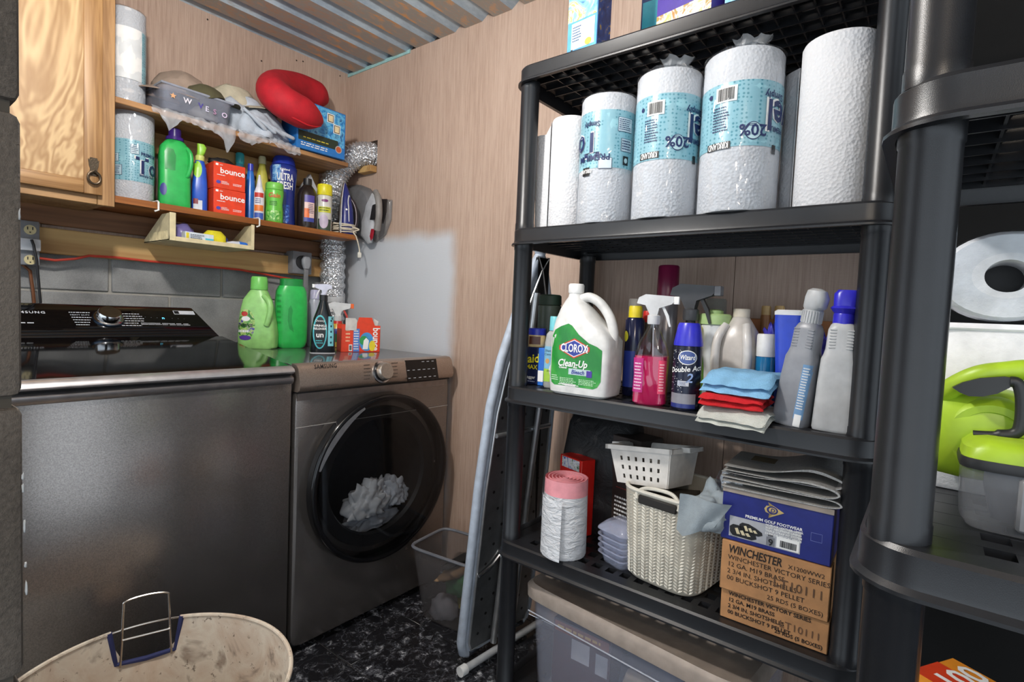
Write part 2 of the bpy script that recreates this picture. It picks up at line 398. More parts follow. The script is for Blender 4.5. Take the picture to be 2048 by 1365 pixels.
# dark stretch of wall beyond the panelling, behind the near rack
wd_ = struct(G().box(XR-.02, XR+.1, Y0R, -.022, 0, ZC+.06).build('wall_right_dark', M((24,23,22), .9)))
# doorway pier on the left, shade of its near face in the block colour
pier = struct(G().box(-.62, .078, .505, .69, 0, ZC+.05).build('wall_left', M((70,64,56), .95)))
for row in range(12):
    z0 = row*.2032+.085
    if z0 < ZC: G().rbox(-.62, .0835+random.uniform(-.0006,.0006), .5, .69, z0, min(z0+.196, ZC+.04), .006, 2).build('concrete_block', SHADED_BLOCK, pier)
G().rbox(-.62, .083, .5, .69, 0, .078, .006, 2).build('concrete_block', SHADED_BLOCK, pier)
ch = G()
for px_, py_ in ((47,985),(50,1065),(52,1135),(47,960),(40,440),(54,1190)):
    q = PY(px_-1, py_, .5015); crumple(ch, .0007, .0012, random.uniform(.003,.011), int(py_), .5, 2, xf=lambda v, q=q: q+v)
ch.build('paint_chip', M((170,172,172), .8), pier, label='chipped whitish paint along the edge')
# ------------------------------------------------------------------ shelves, boards and fittings on the back wall
OAK = wood('oak_veneer', (204,172,126), (158,120,76), 'Z', 5.0, 4.2, .45, .9, 2.1)
OAKS = wood('oak_stile', (178,138,92), (140,102,62), 'Z', 16, 22, .45, .6, .8)
OAKR = wood('oak_rail', (178,138,92), (140,102,62), 'X', 16, 22, .45, .6, .8)
PINE = wood('pine_stud', (206,170,112), (170,128,76), 'X', 7, 16, .6, .5, .5)
PINE_SHADED = wood('shaded_pine', (150,106,72), (112,76,50), 'X', 8, 16, .6, .5, .6)  # pine darkened for the shadow of the shelf above
VARN = wood('varnished_board', (176,112,54), (132,76,32), 'X', 8, 18, .4, .5, .7)
SHELFW = wood('bare_board', (184,138,90), (140,98,60), 'X', 8, 18, .55, .5, .7)
S1, S2 = 1.838, 1.511
o = G().rbox(.585, 1.50, 2.184, YB-.01, S1-.02, S1, .002, 1).build('wall_shelf', SHELFW)
tag(o, 'upper plain wooden wall shelf carrying the hats and red pillow', 'shelf')
t = thing('wall_shelf', 'lower varnished wooden wall shelf lined with cleaning bottles', 'shelf', (0,0,S2))
poly = [(.585,2.184),(1.555,2.184),(1.555,2.30),(1.475,2.30),(1.475,YB-.01),(.585,YB-.01)]
G().prism(poly, 0, .022, xf=lambda v: Vector((v.x, v.z, -v.y))).build('board', VARN, t)
def board(x0, x1, z0, z1, mat, lab, y0=YB-.047, name='wall_board'):
    o = G().rbox(x0, x1, y0, YB-.009, z0, z1, .003, 1).build(name, mat); tag(o, lab, 'board'); return o
board(.585, 1.50, 1.735, S1-.021, PINE, 'pine cleat board fixed directly under the upper wall shelf')
board(.2, 1.655, 1.413, S2-.023, PINE_SHADED, 'wall board directly under the lower shelf, its colour darkened as shelf shadow', YB-.03)
board(.2, 1.655, 1.312, 1.40, PINE, 'pale pine stud running level above the concrete blocks', YB-.047)
o = G().rbox(XR-.04, XR-.002, 2.2, 2.3, 1.835, 1.866, .002, 1).build('wood_block', PINE); tag(o, 'short pine block under the foil duct opening', 'block')
# cabinet
t = thing('wall_cabinet', 'oak wall cabinet with dark metal ring pull', 'cabinet', (0,0,1.464))
CF = 2.13
G().box(-.18, .578, CF+.02, YB-.01, .012, .8).build('body', OAKS, t)
fr = G()
G().rbox(.535, .582, CF, CF+.02, 0, .82, .002, 1).build('stile', OAKS, t)
G().rbox(-.18, -.13, CF, CF+.02, 0, .82, .002, 1).build('stile', OAKS, t)
G().rbox(-.13, .535, CF, CF+.02, 0, .045, .002, 1).build('rail', OAKR, t)
G().rbox(-.13, .535, CF, CF+.02, .775, .82, .002, 1).build('rail', OAKR, t)
dr = G().rbox(.19, .497, CF-.016, CF-.002, .07, .78, .001, 1).build('door', OAK, t)
G().rbox(.4955, .544, CF-.021, CF-.001, .028, .80, .003, 2).build('door_stile', OAKS, dr)
G().rbox(.10, .1905, CF-.021, CF-.001, .028, .80, .003, 2).build('door_stile', OAKS, dr)
G().rbox(.19, .496, CF-.021, CF-.001, .028, .07, .003, 2).build('door_rail', OAKR, dr)
G().rbox(.19, .496, CF-.021, CF-.001, .745, .80, .003, 2).build('door_rail', OAKR, dr)
BRONZE = M((92,80,66), .35, .85, .3, 200)
q = PY(187, 345, CF-.022); kx, kz = q.x, q.z-1.464
g = G(); pl = [(-.009,.045),(-.011,.036),(-.014,.04),(-.012,.02),(-.009,.01),(-.011,-.01),(.011,-.01),(.009,.01),(.012,.02),(.014,.04),(.011,.036),(.009,.045)]
g.prism([(kx+a, kz+b) for a,b in pl], CF-.025, CF-.021)
g.tube([(kx-.01,CF-.03,kz-.005),(kx,CF-.031,kz+.004),(kx+.01,CF-.03,kz-.005)], .0045, 8)
g.tube([(kx+.016*math.sin(a), CF-.031, kz-.018+.019*math.cos(a)) for a in [2*PI*i/20 for i in range(20)]], .0038, 8, closed=True)
g.build('ring_pull', BRONZE, dr)
# cream tray hanging under the lower shelf
CREAM = M((214,200,160), .5)
TX0, TX1, TYF, TZ = .757, 1.062, 2.175, 1.383
t = thing('under_shelf_tray', 'cream plastic tray hanging under the lower shelf', 'tray', (0,0,TZ))
G().rbox(TX0, TX1, TYF, 2.425, 0, .006, .001, 1).build('base', CREAM, t)
G().rbox(TX0, TX1, TYF-.003, TYF+.004, 0, .016, .001, 1).build('front_lip', CREAM, t)
for x, nm in ((TX0, 'side'), (TX1-.005, 'side')):
    g = G(); pl = [(TYF,0),(2.425,0),(2.425,.012),(TYF+.07,.098),(TYF,.098)]
    g.add([(x,a,b) for a,b in pl]+[(x+.005,a,b) for a,b in pl], [(0,1,2,3,4),(9,8,7,6,5)]+[(i,i+5,(i+1)%5+5,(i+1)%5) for i in range(5)])
    for i in range(14): yy = TYF+.02+i*.013; g.box(x-.0015, x+.0005, yy, yy+.005, .004, max(.012, min(.035, .098-(yy-TYF-.07)*.46)))
    g.build(nm, CREAM, t)
G().rbox(TX0, TX0+.02, TYF-.004, TYF+.003, 0, .1, .001, 1).build('corner_post', CREAM, t)
G().rbox(TX1-.012, TX1, TYF-.004, TYF+.003, 0, .1, .001, 1).build('corner_post', CREAM, t)
HK = M((232,232,228), .4)
for px_ in (317, 519):
    x = PY(px_, 410 if px_ < 400 else 440, TYF-.005).x
    G().tube([(x,TYF+.05,.132),(x,TYF+.003,.132),(x,TYF-.006,.128),(x,TYF-.006,.1),(x-.012,TYF-.006,.094)], .0032, 6).build('hook', HK, t)
# contents of the tray
def bk(x0, x1, yb, yt, Y, zb, xt=None):
    a = PY(x0, yb, Y); b = PY(x1, yb, Y); tp = PY(xt if xt else (x0+x1)/2, yt, Y)
    return (a.x+b.x)/2, b.x-a.x, tp.z-zb
tz = TZ+.006
g = G(); crumple(g, .05, .05, .07, 4, .2, 3); tag(g.build('plastic_packet', M((120,112,168), .3, alpha=.85), None, (.832,2.27,tz)), 'pale purple plastic packet in the hanging tray', 'packet')
t = thing('small_carton', 'small white and blue carton with yellow corner in the tray', 'box', (.868,2.215,tz), .1)
G().rbox(-.052,.052,-.015,.015,0,.036,.001,1).build('carton', M((214,224,232), .5), t)
G().box(-.05,-.04,-.0158,-.015,.004,.032).build('yellow_corner', M((226,208,60), .5), t); G().box(.02,.05,-.0158,-.015,.004,.02).build('blue_print', M((90,190,214), .5), t)
fine_print(flat(.0155), -.035, .015, .012, .03, 3, INK((90,100,120)), t)
g = G(); g.loft([(0,.028,.02,0,0,3),(.012,.042,.032,0,0,2.5),(.04,.042,.032,0,0,2.3),(.058,.026,.018,0,0,2)], 24)
tag(g.build('sponge', M((226,214,40), .8, 0, .6, 300), None, (.945,2.26,tz)), 'bright yellow rounded sponge in the hanging tray', 'sponge')
g = G(); g.lathe([(.012,0),(.012,.006),(.006,.01)], 14, xf=lambda v: Vector((v.x, -v.z, v.y+.03))); g.box(-.004,.004,-.006,0,0,.03)
tag(g.build('blue_clip', M((54,66,128), .4), None, (.998,2.29,tz)), 'small dark blue round clip behind the yellow sponge', 'clip')
g = G(); g.tube([(-.035,0,.012),(-.01,0,.013),(.01,0,.013),(.03,0,.012),(.04,0,.012)], [.006,.011,.012,.011,.006], 12)
o = g.build('glue_tube', M((206,210,222), .4)); o.location = (1.012,2.225,tz+.001); tag(o, 'small pale tube with blue end lying in the tray', 'tube')
G().tube([(.012,0,.013),(.04,0,.012),(.047,0,.012)], [.0128,.0125,.008], 12).build('cap', M((40,110,210), .35), o)
# electrics
GREYP = M((128,130,134), .45); 
t = thing('outlet_box', 'grey metal outlet box with ivory socket beside the cabinet', 'outlet', (0,2.40,0))
a, b = PY(46,440,2.40), PY(80,532,2.40)
G().rbox(a.x-.05, b.x, 0, .06, b.z, a.z, .004, 2).build('box', GREYP, t)
IV = M((200,186,140), .4)
for zz in (PY(60,460,2.40).z, PY(60,520,2.40).z):
    x = PY(60,460,2.40).x; s_ = G().lathe([(.016,0),(.016,.003)], 20, xf=lambda v: Vector((x+v.x, -v.z, zz+v.y))).build('socket', IV, t)
    G().box(x-.008,x-.005,-.0036,-.002,zz,zz+.01).box(x+.005,x+.008,-.0036,-.002,zz,zz+.01).box(x-.002,x+.002,-.0036,-.002,zz-.01,zz-.006).build('slot', INK(), s_)
t = thing('power_cord', 'black washer power cord with white plug hanging down the wall', 'cord', (0,2.385,0))
x = PY(62,490,2.385).x; z = PY(62,485,2.385).z
G().rbox(x-.03, x+.025, -.006, .014, z-.028, z+.012, .004, 2).build('plug', M((206,208,212), .4), t)
G().tube([(x,-.01,z+.008),(x+.004,-.016,z-.01),(x+.012,-.014,z-.06),(x+.02,-.005,z-.16),(x+.03,.0,z-.3)], .0042, 8).build('cord', INK(), t)
pts = [(46,517),(80,517),(110,521),(150,518),(178,512),(230,515),(300,523),(400,532),(480,540),(540,551),(600,562)]
g = G().tube([tuple(PY(p[0], p[1], 2.415)) for p in pts], .0045, 8); tag(g.build('extension_cord', M((196,66,50), .4)), 'orange red extension cord running along under the pine stud', 'cord')
g = G().tube([tuple(PY(p[0], p[1]+2, 2.452)) for p in ((42,525),(60,540),(66,580),(70,620))], .005, 8); tag(g.build('wall_pipe', M((122,76,48), .5, .4)), 'thin brown rusty pipe below the outlet box', 'pipe')
t = thing('dryer_outlet', 'grey square dryer outlet with heavy round plug', 'outlet', (0,2.40,0))
a, b = PY(590,502,2.385), PY(622,550,2.385)
G().rbox(a.x-.012, b.x, -.02, .06, b.z, a.z, .004, 2).build('box', M((122,124,128), .4), t)
c = PY(611,525,2.36); G().lathe([(.032,-.025),(.032,-.012)], 20, xf=lambda v: Vector((c.x+v.x-.006, -v.z-.04, c.z+v.y))).build('socket', INK((38,38,40)), t)
p_ = G(); p_.loft([(-.03,.012,.012,0,0,3),(-.012,.02,.014,0,0,3),(.012,.022,.014,0,0,3),(.026,.014,.012,0,0,3)], 18, xf=lambda v: Vector((c.x+v.x+.004, v.y-.04, c.z+v.z)))
p_.build('plug', M((150,152,156), .5), t)
G().loft([(-.2,.011,.005,-.002,0,4),(-.03,.011,.005,0,0,4)], 12, xf=lambda v: Vector((c.x+v.x+.004, v.y-.04, c.z+v.z))).build('cord', M((126,126,128), .5), t)
# foil duct
def m_foil():
    t = NT('crinkled_foil'); t.base(.3, .75, (225,227,230)); v = t.coord(); nd = t.n('ShaderNodeTexVoronoi'); nd.inputs['Scale'].default_value = 95; t.l(v, nd.inputs['Vector'])
    t.bump(nd.outputs['Distance'], .9, .008); return t.m
FOIL = m_foil()
def bez(pts, n=12):
    P = [Vector(p) for p in pts]; out = []
    for i in range(len(P)-1):
        a = P[max(0,i-1)]; b = P[i]; c = P[i+1]; d = P[min(len(P)-1,i+2)]
        for k in range(n):
            u = k/n; out.append(.5*((2*b)+(c-a)*u+(2*a-5*b+4*c-d)*u*u+(3*b-a-3*c+d)*u**3))
    return out+[P[-1]]
path = bez([(1.565,2.385,.99),(1.563,2.385,1.2),(1.558,2.385,1.5),PY(659,415,2.375),PY(672,352,2.345),PY(702,317,2.30),(1.655,2.268,1.927),(1.74,2.268,1.93)], 26)
rad = []
for i in range(len(path)): rad.append(.059+.0035*(1 if i % 4 < 2 else -1)+.002*noise.noise(Vector((i*.9,0,0))))
t = thing('dryer_duct', 'crinkled silver foil duct rising behind the dryer into the wall', 'duct', (0,0,0))
g = G().tube(path, rad, 26)
for i, q in enumerate(g.v): p = Vector(q); d = noise.noise_vector(p*60)*.0035; g.v[i] = tuple(p+d)
g.build('foil_hose', FOIL, t, angle=25)
G().tube([(1.565,2.385,1.18),(1.565,2.385,1.225)], .061, 24).build('clamp', M((190,192,194), .4), t)
# ------------------------------------------------------------------ washer
def m_steel(name, col, rough=.33):
    t = NT(name); t.base(rough, .85); v = t.coord(); n1 = t.noise(v, 420, 2, .7); n2 = t.noise(v, 4, 3)
    t.l(t.ramp(n1, [(.3, [c*.88 for c in col]), (.7, [min(255,c*1.08) for c in col])]), t.b.inputs['Base Color'])
    mr = t.n('ShaderNodeMapRange'); mr.inputs['To Min'].default_value = rough-.05; mr.inputs['To Max'].default_value = rough+.08; t.l(n2, mr.inputs['Value']); t.l(mr.outputs[0], t.b.inputs['Roughness'])
    return t.m
STEEL = m_steel('dark_champagne_steel', (142,136,132), .24); CHAMP = m_steel('champagne_panel', (176,160,148), .36)
SILV = M((196,194,196), .3, .8); GLOSSB = M((10,10,12), .06, var=0); BLK = M((20,20,21), .5); CHROME = M((205,206,208), .14, 1, var=0)
PRN = M((196,200,206), .5, var=0)
t = thing('washing_machine', 'steel top load washer with black glass lid and rear console', 'washer', (0,0,0))
WX0, WX1, WY = .235, .915, 1.6
def wz(y): return .972+.136*(y-1.6)
G().rbox(WX0, WX1, WY+.006, 2.38, .03, .925, .006, 2).build('cabinet', STEEL, t)
G().rbox(WX0+.02, WX1-.02, WY+.04, 2.34, 0, .035, .004, 1).build('plinth', BLK, t)
g = G(); pr = [(WY+.002,.918),(WY-.004,.926),(WY-.004,.936),(WY+.004,.9425),(2.38,1.0),(2.38,.9)]
def extr(g, pr, x0, x1): n = len(pr); return g.add([(x0,a,b) for a,b in pr]+[(x1,a,b) for a,b in pr], [tuple(range(n)), tuple(range(2*n-1,n-1,-1))]+[(i,i+n,(i+1)%n+n,(i+1)%n) for i in range(n)])
extr(g, pr, WX0, WX1).build('top_frame', M((150,146,146), .3, .8), t)
extr(G(), [(WY+.01,.942),(WY+.008,.95),(2.09,1.02),(2.09,1.0)], WX0+.004, WX1-.004).build('gap', BLK, t)
lid = extr(G(), [(WY-.004,.951),(WY-.010,.957),(WY-.006,.966),(WY+.01,.9735),(WY+.022,.9745),(WY+.022,.952)], WX0, WX1).build('lid_edge', SILV, t, angle=60)
extr(G(), [(WY+.022,.953),(WY+.022,wz(WY+.022)),(2.10,wz(2.10)),(2.10,1.01)], WX0+.003, WX1-.003).build('glass_lid', GLOSSB, t)
# console: slanted black face
c0 = Vector((0,2.098,1.028)); c1 = Vector((0,2.25,1.139)); ca = (c1-c0).normalized(); th = math.atan2((c1-c0).y, (c1-c0).z)
g = G(); A = [(2.09,1.0),(2.098,1.028),(2.25,1.139),(2.27,1.141),(2.37,1.12),(2.38,1.0)]
xe = [.915,.912,.862,.86,.87,.915]
g.add([(WX0,a,b) for a,b in A]+[(xe[i],a,b) for i,(a,b) in enumerate(A)], [tuple(range(6)), tuple(range(11,5,-1))]+[(i,i+6,(i+1)%6+6,(i+1)%6) for i in range(6)])
con = g.build('console', GLOSSB, t)
CM = Matrix.Translation(c0) @ Matrix.Rotation(-th, 4, 'X'); CI = CM.inverted(); nrm = CM.to_3x3() @ Vector((0,-1,0))
def PN(px, py): d = ray(px, py); o_ = Vector((0,0,CAMZ)); k_ = (c0-o_).dot(nrm)/d.dot(nrm); return CI @ (o_+d*k_)
def put(o_): o_.location = c0; o_.rotation_euler = (-th,0,0); return o_
F0 = flat(0)
q = PN(48,625); q2 = PN(92,626); put(text(F0, 'SAMSUNG', .016, q2.x, (q.z+q2.z)/2, PRN, con, 1, gap=.12, align='R'))
q = PN(96,647); put(fine_print(F0, q.x-.14, q.x, q.z-.005, q.z+.005, 1, PRN, con))
q = PN(217,638); kn = put(G().loft([(0,.042,.042),(.006,.042,.042),(.008,.036,.036),(.026,.034,.034),(.030,.031,.031)], 36, xf=lambda v: Vector((q.x+v.x, -v.z, q.z+v.y))).build('dial', CHROME, con))
put(G().loft([(0,.046,.046),(.004,.045,.045)], 36, xf=lambda v: Vector((q.x+v.x, -v.z, q.z+v.y))).build('dial_ring', M((60,74,92), .2, .9), con))
put(G().loft([(.0302,.029,.029),(.0306,.029,.029)], 30, xf=lambda v: Vector((q.x+v.x, -v.z, q.z+v.y))).build('dial_face', M((118,108,88), .3, .9, .3, 300), con))
for i, s_ in enumerate(('NORMAL','HEAVY DUTY','BEDDING','DELICATES','POWER FOAM','SELF CLEAN')):
    a = PN(160,626+i*4.9); b = PN(268,629+i*4.6); wd = ('BRIGHT WHITES','COLORS','DENIM','SPIN ONLY','SUPER WASH','QUICK WASH')[i]
    put(text(F0, s_, .0085, a.x-.03+i*.004, a.z, PRN, con, 0, align='L') if i == 1 else fine_print(F0, a.x-.03+i*.004, a.x+.03, a.z-.004, a.z+.004, 1, PRN, con)); put(fine_print(F0, b.x-.035, b.x+.03, b.z-.004, b.z+.004, 1, PRN, con))
for i in range(7):
    a = PN(290+i*12+(6 if i > 3 else 0), 635+i*.6); put(text(F0, ('-','-','-','n','-','-','-')[i], .009 if i != 3 else .018, a.x, a.z, M((96,200,230), .5, emit=2.0, var=0) if i == 3 else PRN, con))
    b = PN(290+i*14, 648+i*.3); put(fine_print(F0, b.x-.012, b.x+.010, b.z-.008, b.z+.006, 2, PRN, con))
a = PN(345,622); b = PN(390,630)
put(G().box(a.x, b.x, -.0008, 0, b.z, a.z).build('sticker', M((196,200,206), .5), con)); put(G().box(a.x+.002, a.x+.018, -.0012, 0, b.z+.002, a.z-.002).build('sticker_print', INK(), con))
# ------------------------------------------------------------------ dryer
t = thing('clothes_dryer', 'champagne steel front load dryer with big round black door', 'dryer', (0,0,0))
DX0, DX1, DY, DZ = .924, 1.622, 1.6, .978
dcx, dcz, DR = 1.278, .541, .312
g = G(); N = 64; rings = []
def sq(hw, hz, cx, cz, n, y): 
    out = []
    for k in range(N):
        a = 2*PI*k/N; c_, s_ = math.cos(a), math.sin(a); e = 2/n
        out.append((cx+hw*math.copysign(abs(c_)**e,c_), y, cz+hz*math.copysign(abs(s_)**e,s_)))
    return out
mx_, hw_ = (DX0+DX1)/2, (DX1-DX0)/2; mz_, hz_ = (.025+.90)/2, (.90-.025)/2
R_ = [sq(.24,.24,dcx,dcz,2,DY+.012), sq(DR-.02,DR-.02,dcx,dcz,2,DY+.006), sq(hw_-.012,hz_-.012,mx_,mz_,26,DY), sq(hw_-.003,hz_-.003,mx_,mz_,26,DY+.004), sq(hw_,hz_,mx_,mz_,26,DY+.014), sq(hw_,hz_,mx_,mz_,26,2.36)]
v = [p for r_ in R_ for p in r_]
f = [(i*N+k, i*N+(k+1)%N, (i+1)*N+(k+1)%N, (i+1)*N+k) for i in range(len(R_)-1) for k in range(N)]+[tuple((len(R_)-1)*N+k for k in range(N))]
g.add(v, f).build('cabinet', STEEL, t, angle=30)
G().rbox(DX0+.02, DX1-.02, DY+.045, 2.33, 0, .05, .004, 1).build('plinth', BLK, t)
G().box(DX0+.003, DX1-.003, DY-.0004, DY+.001, .7705, .7725).build('seam', M((200,196,192), .4, .5), t)
extr(G(), [(DY+.03,.895),(DY+.03,.974),(DY+.05,DZ),(2.36,DZ),(2.36,.895)], DX0, DX1).build('top', M((116,116,118), .12, .6, var=.03), t)
pan = extr(G(), [(DY-.006,.889),(DY-.020,.897),(DY-.024,.912),(DY-.010,.966),(DY+.004,.978),(DY+.03,.980),(DY+.03,.889)], DX0+.002, DX1).build('control_panel', CHAMP, t, angle=50)
extr(G(), [(DY-.003,.884),(DY-.003,.8895),(DY+.02,.8895),(DY+.02,.884)], DX0+.004, DX1-.004).build('panel_gap', BLK, t)
extr(G(), [(DY-.002,.86),(DY-.006,.884),(DY+.02,.884),(DY+.02,.855)], DX0+.006, DX1-.03).build('upper_lip', M((150,142,138), .35, .8), t)
pa, pb = Vector((0,DY-.024,.912)), Vector((0,DY-.010,.966)); pth = math.atan2((pb-pa).y, (pb-pa).z)
PM = Matrix.Translation(pa) @ Matrix.Rotation(-pth, 4, 'X'); PI_ = PM.inverted(); pn = PM.to_3x3() @ Vector((0,-1,0))
def PD(px, py): d = ray(px, py); o_ = Vector((0,0,CAMZ)); k_ = (pa-o_).dot(pn)/d.dot(pn); return PI_ @ (o_+d*k_)
def putd(o_): o_.location = pa; o_.rotation_euler = (-pth,0,0); return o_
a = PD(628,734); b = PD(674,733); putd(text(F0, 'SAMSUNG', .019, (a.x+b.x)/2, a.z, INK((48,44,42)), pan, 1, fit=b.x-a.x, gap=.06))
a = PD(632,774); b = PD(678,771); putd(fine_print(F0, a.x, b.x, a.z-.004, a.z+.004, 1, INK((60,54,50)), pan))
a = PD(763,745)
putd(G().loft([(0,.041,.041),(.004,.040,.040),(.005,.037,.037)], 36, xf=lambda v: Vector((a.x+v.x,-v.z,a.z+v.y))).build('dial_ring', CHROME, pan))
putd(G().loft([(.004,.034,.034),(.016,.033,.033)], 36, xf=lambda v: Vector((a.x+v.x,-v.z,a.z+v.y))).build('dial_grip', M((30,30,32), .3, .5), pan))
putd(G().loft([(.016,.033,.033),(.03,.031,.031),(.034,.028,.028)], 36, xf=lambda v: Vector((a.x+v.x,-v.z,a.z+v.y))).build('dial', m_steel('brushed_dial', (196,188,178), .28), pan))
for i in range(5):
    b = PD(742,730+i*7); c = PD(782,727+i*7)
    putd(fine_print(F0, b.x-.032, b.x, b.z-.0035, b.z+.0035, 1, INK((70,62,56)), pan))
    putd(fine_print(F0, c.x, c.x+.034, c.z-.0035, c.z+.0035, 1, INK((70,62,56)), pan))
a, b = PD(810,723), PD(877,756); disp = putd(G().box(a.x, b.x, -.001, .002, b.z-.003, a.z+.003).build('display', GLOSSB, pan))
for j in range(3):
    for i in range(6):
        s_ = ('Dry','Level','Temp','Time','Wrinkle','Lock')[i]; xx = a.x+.012+i*(b.x-a.x-.02)/5.4; zz = a.z-.006-j*(a.z-b.z-.008)/2.2
        if j == 0 and i < 3: continue
        o_ = putd(fine_print(F0, xx-.009, xx+.006, zz-.003, zz+.003, 1, PRN, pan, .0022))
# door
ax = lambda v: Vector((dcx+v.x, DY-v.z, dcz+v.y))
d_ = G().loft([(-.004,DR-.006,DR-.006),(.018,DR-.004,DR-.004),(.030,DR,DR),(.036,DR-.004,DR-.004),(.037,DR-.012,DR-.012),(.034,DR-.022,DR-.022),(-.004,DR-.03,DR-.03)], 72, cap=False, xf=ax).build('door_ring', M((14,14,16), .14, var=0), t, angle=60)
def m_glass(name, fac=.35):
    t_ = NT(name); tr = t_.n('ShaderNodeBsdfTransparent'); tr.inputs['Color'].default_value = (fac,fac*1.03,fac*1.06,1)
    gl = t_.n('ShaderNodeBsdfGlossy'); gl.inputs['Roughness'].default_value = .05; gl.inputs['Color'].default_value = (.8,.82,.85,1); lw_ = t_.n('ShaderNodeLayerWeight'); pw_ = t_.n('ShaderNodeMath', operation='POWER'); pw_.inputs[1].default_value = 5; t_.l(lw_.outputs['Facing'], pw_.inputs[0]); fr_ = t_.n('ShaderNodeMath', operation='MULTIPLY_ADD'); fr_.inputs[1].default_value = .9; fr_.inputs[2].default_value = .045; t_.l(pw_.outputs[0], fr_.inputs[0])
    mx2 = t_.n('ShaderNodeMixShader'); t_.l(fr_.outputs[0], mx2.inputs[0]); t_.l(tr.outputs[0], mx2.inputs[1]); t_.l(gl.outputs[0], mx2.inputs[2]); t_.l(mx2.outputs[0], t_.out.inputs['Surface']); return t_.m
g = G(); prf = [(DR-.016,.035),(DR-.10,.038),(DR-.2,.040),(.03,.041),(.001,.041)]
g.loft([(z,r_,r_) for r_,z in prf], 64, cap=False, xf=ax).build('door_glass', m_glass('smoked_glass', .5), d_)
G().loft([(-.012,.25,.25),(-.02,.235,.235),(-.30,.235,.235),(-.31,.01,.01)], 48, cap=False, xf=ax).build('drum', M((62,62,64), .4, .5), t)
G().loft([(.0,DR-.05,DR-.05),(-.006,.222,.222),(-.02,.215,.215)], 48, cap=False, xf=ax).build('inner_seal', M((26,26,28), .5), d_)
g = G(); arc = []
for k in range(21):
    a = math.radians(112+k*2.6); arc.append((a, .013*math.sin(PI*k/20)+.001))
v = [ax(Vector(((DR-.020-w_)*math.cos(a), (DR-.020-w_)*math.sin(a), .0385))) for a, w_ in arc]+[ax(Vector(((DR-.013)*math.cos(a), (DR-.013)*math.sin(a), .0380))) for a, w_ in arc]
g.add(v, [(k,k+1,k+22,k+21) for k in range(20)]).build('door_grip', M((150,152,156), .25, .7), d_)
for i, (dx, dz, hw, hh, c_) in enumerate(((-.03,-.13,.09,.12,(232,232,234)),(.07,-.12,.07,.10,(214,216,222)),(.0,-.19,.11,.09,(200,202,208)),(.03,-.08,.05,.06,(236,236,238)))):
    g = crumple(G(), hw, .04, hh, 20+i, .42, 5, .3, 4.2)
    tag(g.build('laundry', M(c_, .9), None, (dcx+dx*1.3+.02, DY+.06+.012*i, dcz+dz-.03)), ('large pale crumpled cloth in the dryer drum','grey crumpled cloth at the right of the drum','dark grey cloth at the bottom of the drum','small whitish cloth on top of the drum load')[i], 'laundry', 'laundry in the dryer')
# ------------------------------------------------------------------ hamper
HZ, HC, HR = .385, (.385,1.197), .268
def m_canvas(name, a, b):
    t_ = NT(name); t_.base(.9); v = t_.coord(); n1 = t_.noise(v, 9, 4, .6, .8); n2 = t_.noise(v, 500, 2); n3 = t_.noise(v, 60, 3, .7)
    c1_ = t_.ramp(n1, [(.32, [x*.80 for x in b]), (.42, a), (.58, b), (.66, [x*.74 for x in b]), (.72, a)])
    c2_ = t_.ramp(n3, [(.62, (255,255,255)), (.70, (110,94,82))]); ml = t_.n('ShaderNodeMix', data_type='RGBA', blend_type='MULTIPLY'); ml.inputs['Factor'].default_value = .8
    t_.l(c1_, ml.inputs['A']); t_.l(c2_, ml.inputs['B']); t_.l(ml.outputs['Result'], t_.b.inputs['Base Color']); t_.bump(n2, .3, .001); return t_.m
CANV = m_canvas('stained_canvas', (206,194,176), (190,170,150))
NAVY = M((36,42,86), .8, 0, .3, 400)
t = thing('laundry_hamper', 'round beige canvas hamper with navy trimmed wire handle', 'hamper', (HC[0],HC[1],0))
def hang(k, n=96): return 2*PI*k/n
hn = 1.27   # where the handle notch is (towards the washer)
def rimz(a):
    d = abs((a-hn+PI) % (2*PI)-PI); return HZ if d > .26 else HZ-.082*min(1, (.26-d)/.05)
g = G(); n = 96; v = []
hs = [(0,.83),(.01,.86),(.1,.90),(.2,.95),(.28,.975)]
rows = [[(HR*k_*math.cos(hang(i)), HR*k_*math.sin(hang(i)), z) for i in range(n)] for z, k_ in hs]
rows.append([(HR*1.0*math.cos(hang(i)), HR*1.0*math.sin(hang(i)), rimz(hang(i))) for i in range(n)])
rows.append([(HR*.992*math.cos(hang(i)), HR*.992*math.sin(hang(i)), rimz(hang(i))+.001) for i in range(n)])
for z, k_ in reversed(hs[1:]):
    rows.append([((HR*k_-.006)*math.cos(hang(i))*(1-.02*(z < .27)*noise.noise(Vector((i*.25,z*9,1)))), (HR*k_-.006)*math.sin(hang(i))*(1-.03*(z < .27)*noise.noise(Vector((i*.25,z*9,4)))), z) for i in range(n)])
rows.append([(.0005*math.cos(hang(i)), .0005*math.sin(hang(i)), .014) for i in range(n)])
v = [p for r_ in rows for p in r_]
f = [(j*n+i, j*n+(i+1)%n, (j+1)*n+(i+1)%n, (j+1)*n+i) for j in range(len(rows)-1) for i in range(n)]+[tuple(range(n))]
g.add(v, f).build('canvas_bag', CANV, t, angle=60)
G().tube([(HR*math.cos(hn+.262+(2*PI-.524)*i/90), HR*math.sin(hn+.262+(2*PI-.524)*i/90), HZ-.0005) for i in range(91)], .0048, 8, closed=False).build('rim_hem', CANV, t)
WIRE = M((190,184,176), .25, 1)
G().tube([(HR*math.cos(hn+.3-.6*k/12), HR*math.sin(hn+.3-.6*k/12), HZ-.001) for k in range(13)], .0022, 8).build('rim_wire', WIRE, t)
def hp(a, z, r_=HR): return (r_*math.cos(a), r_*math.sin(a), z)
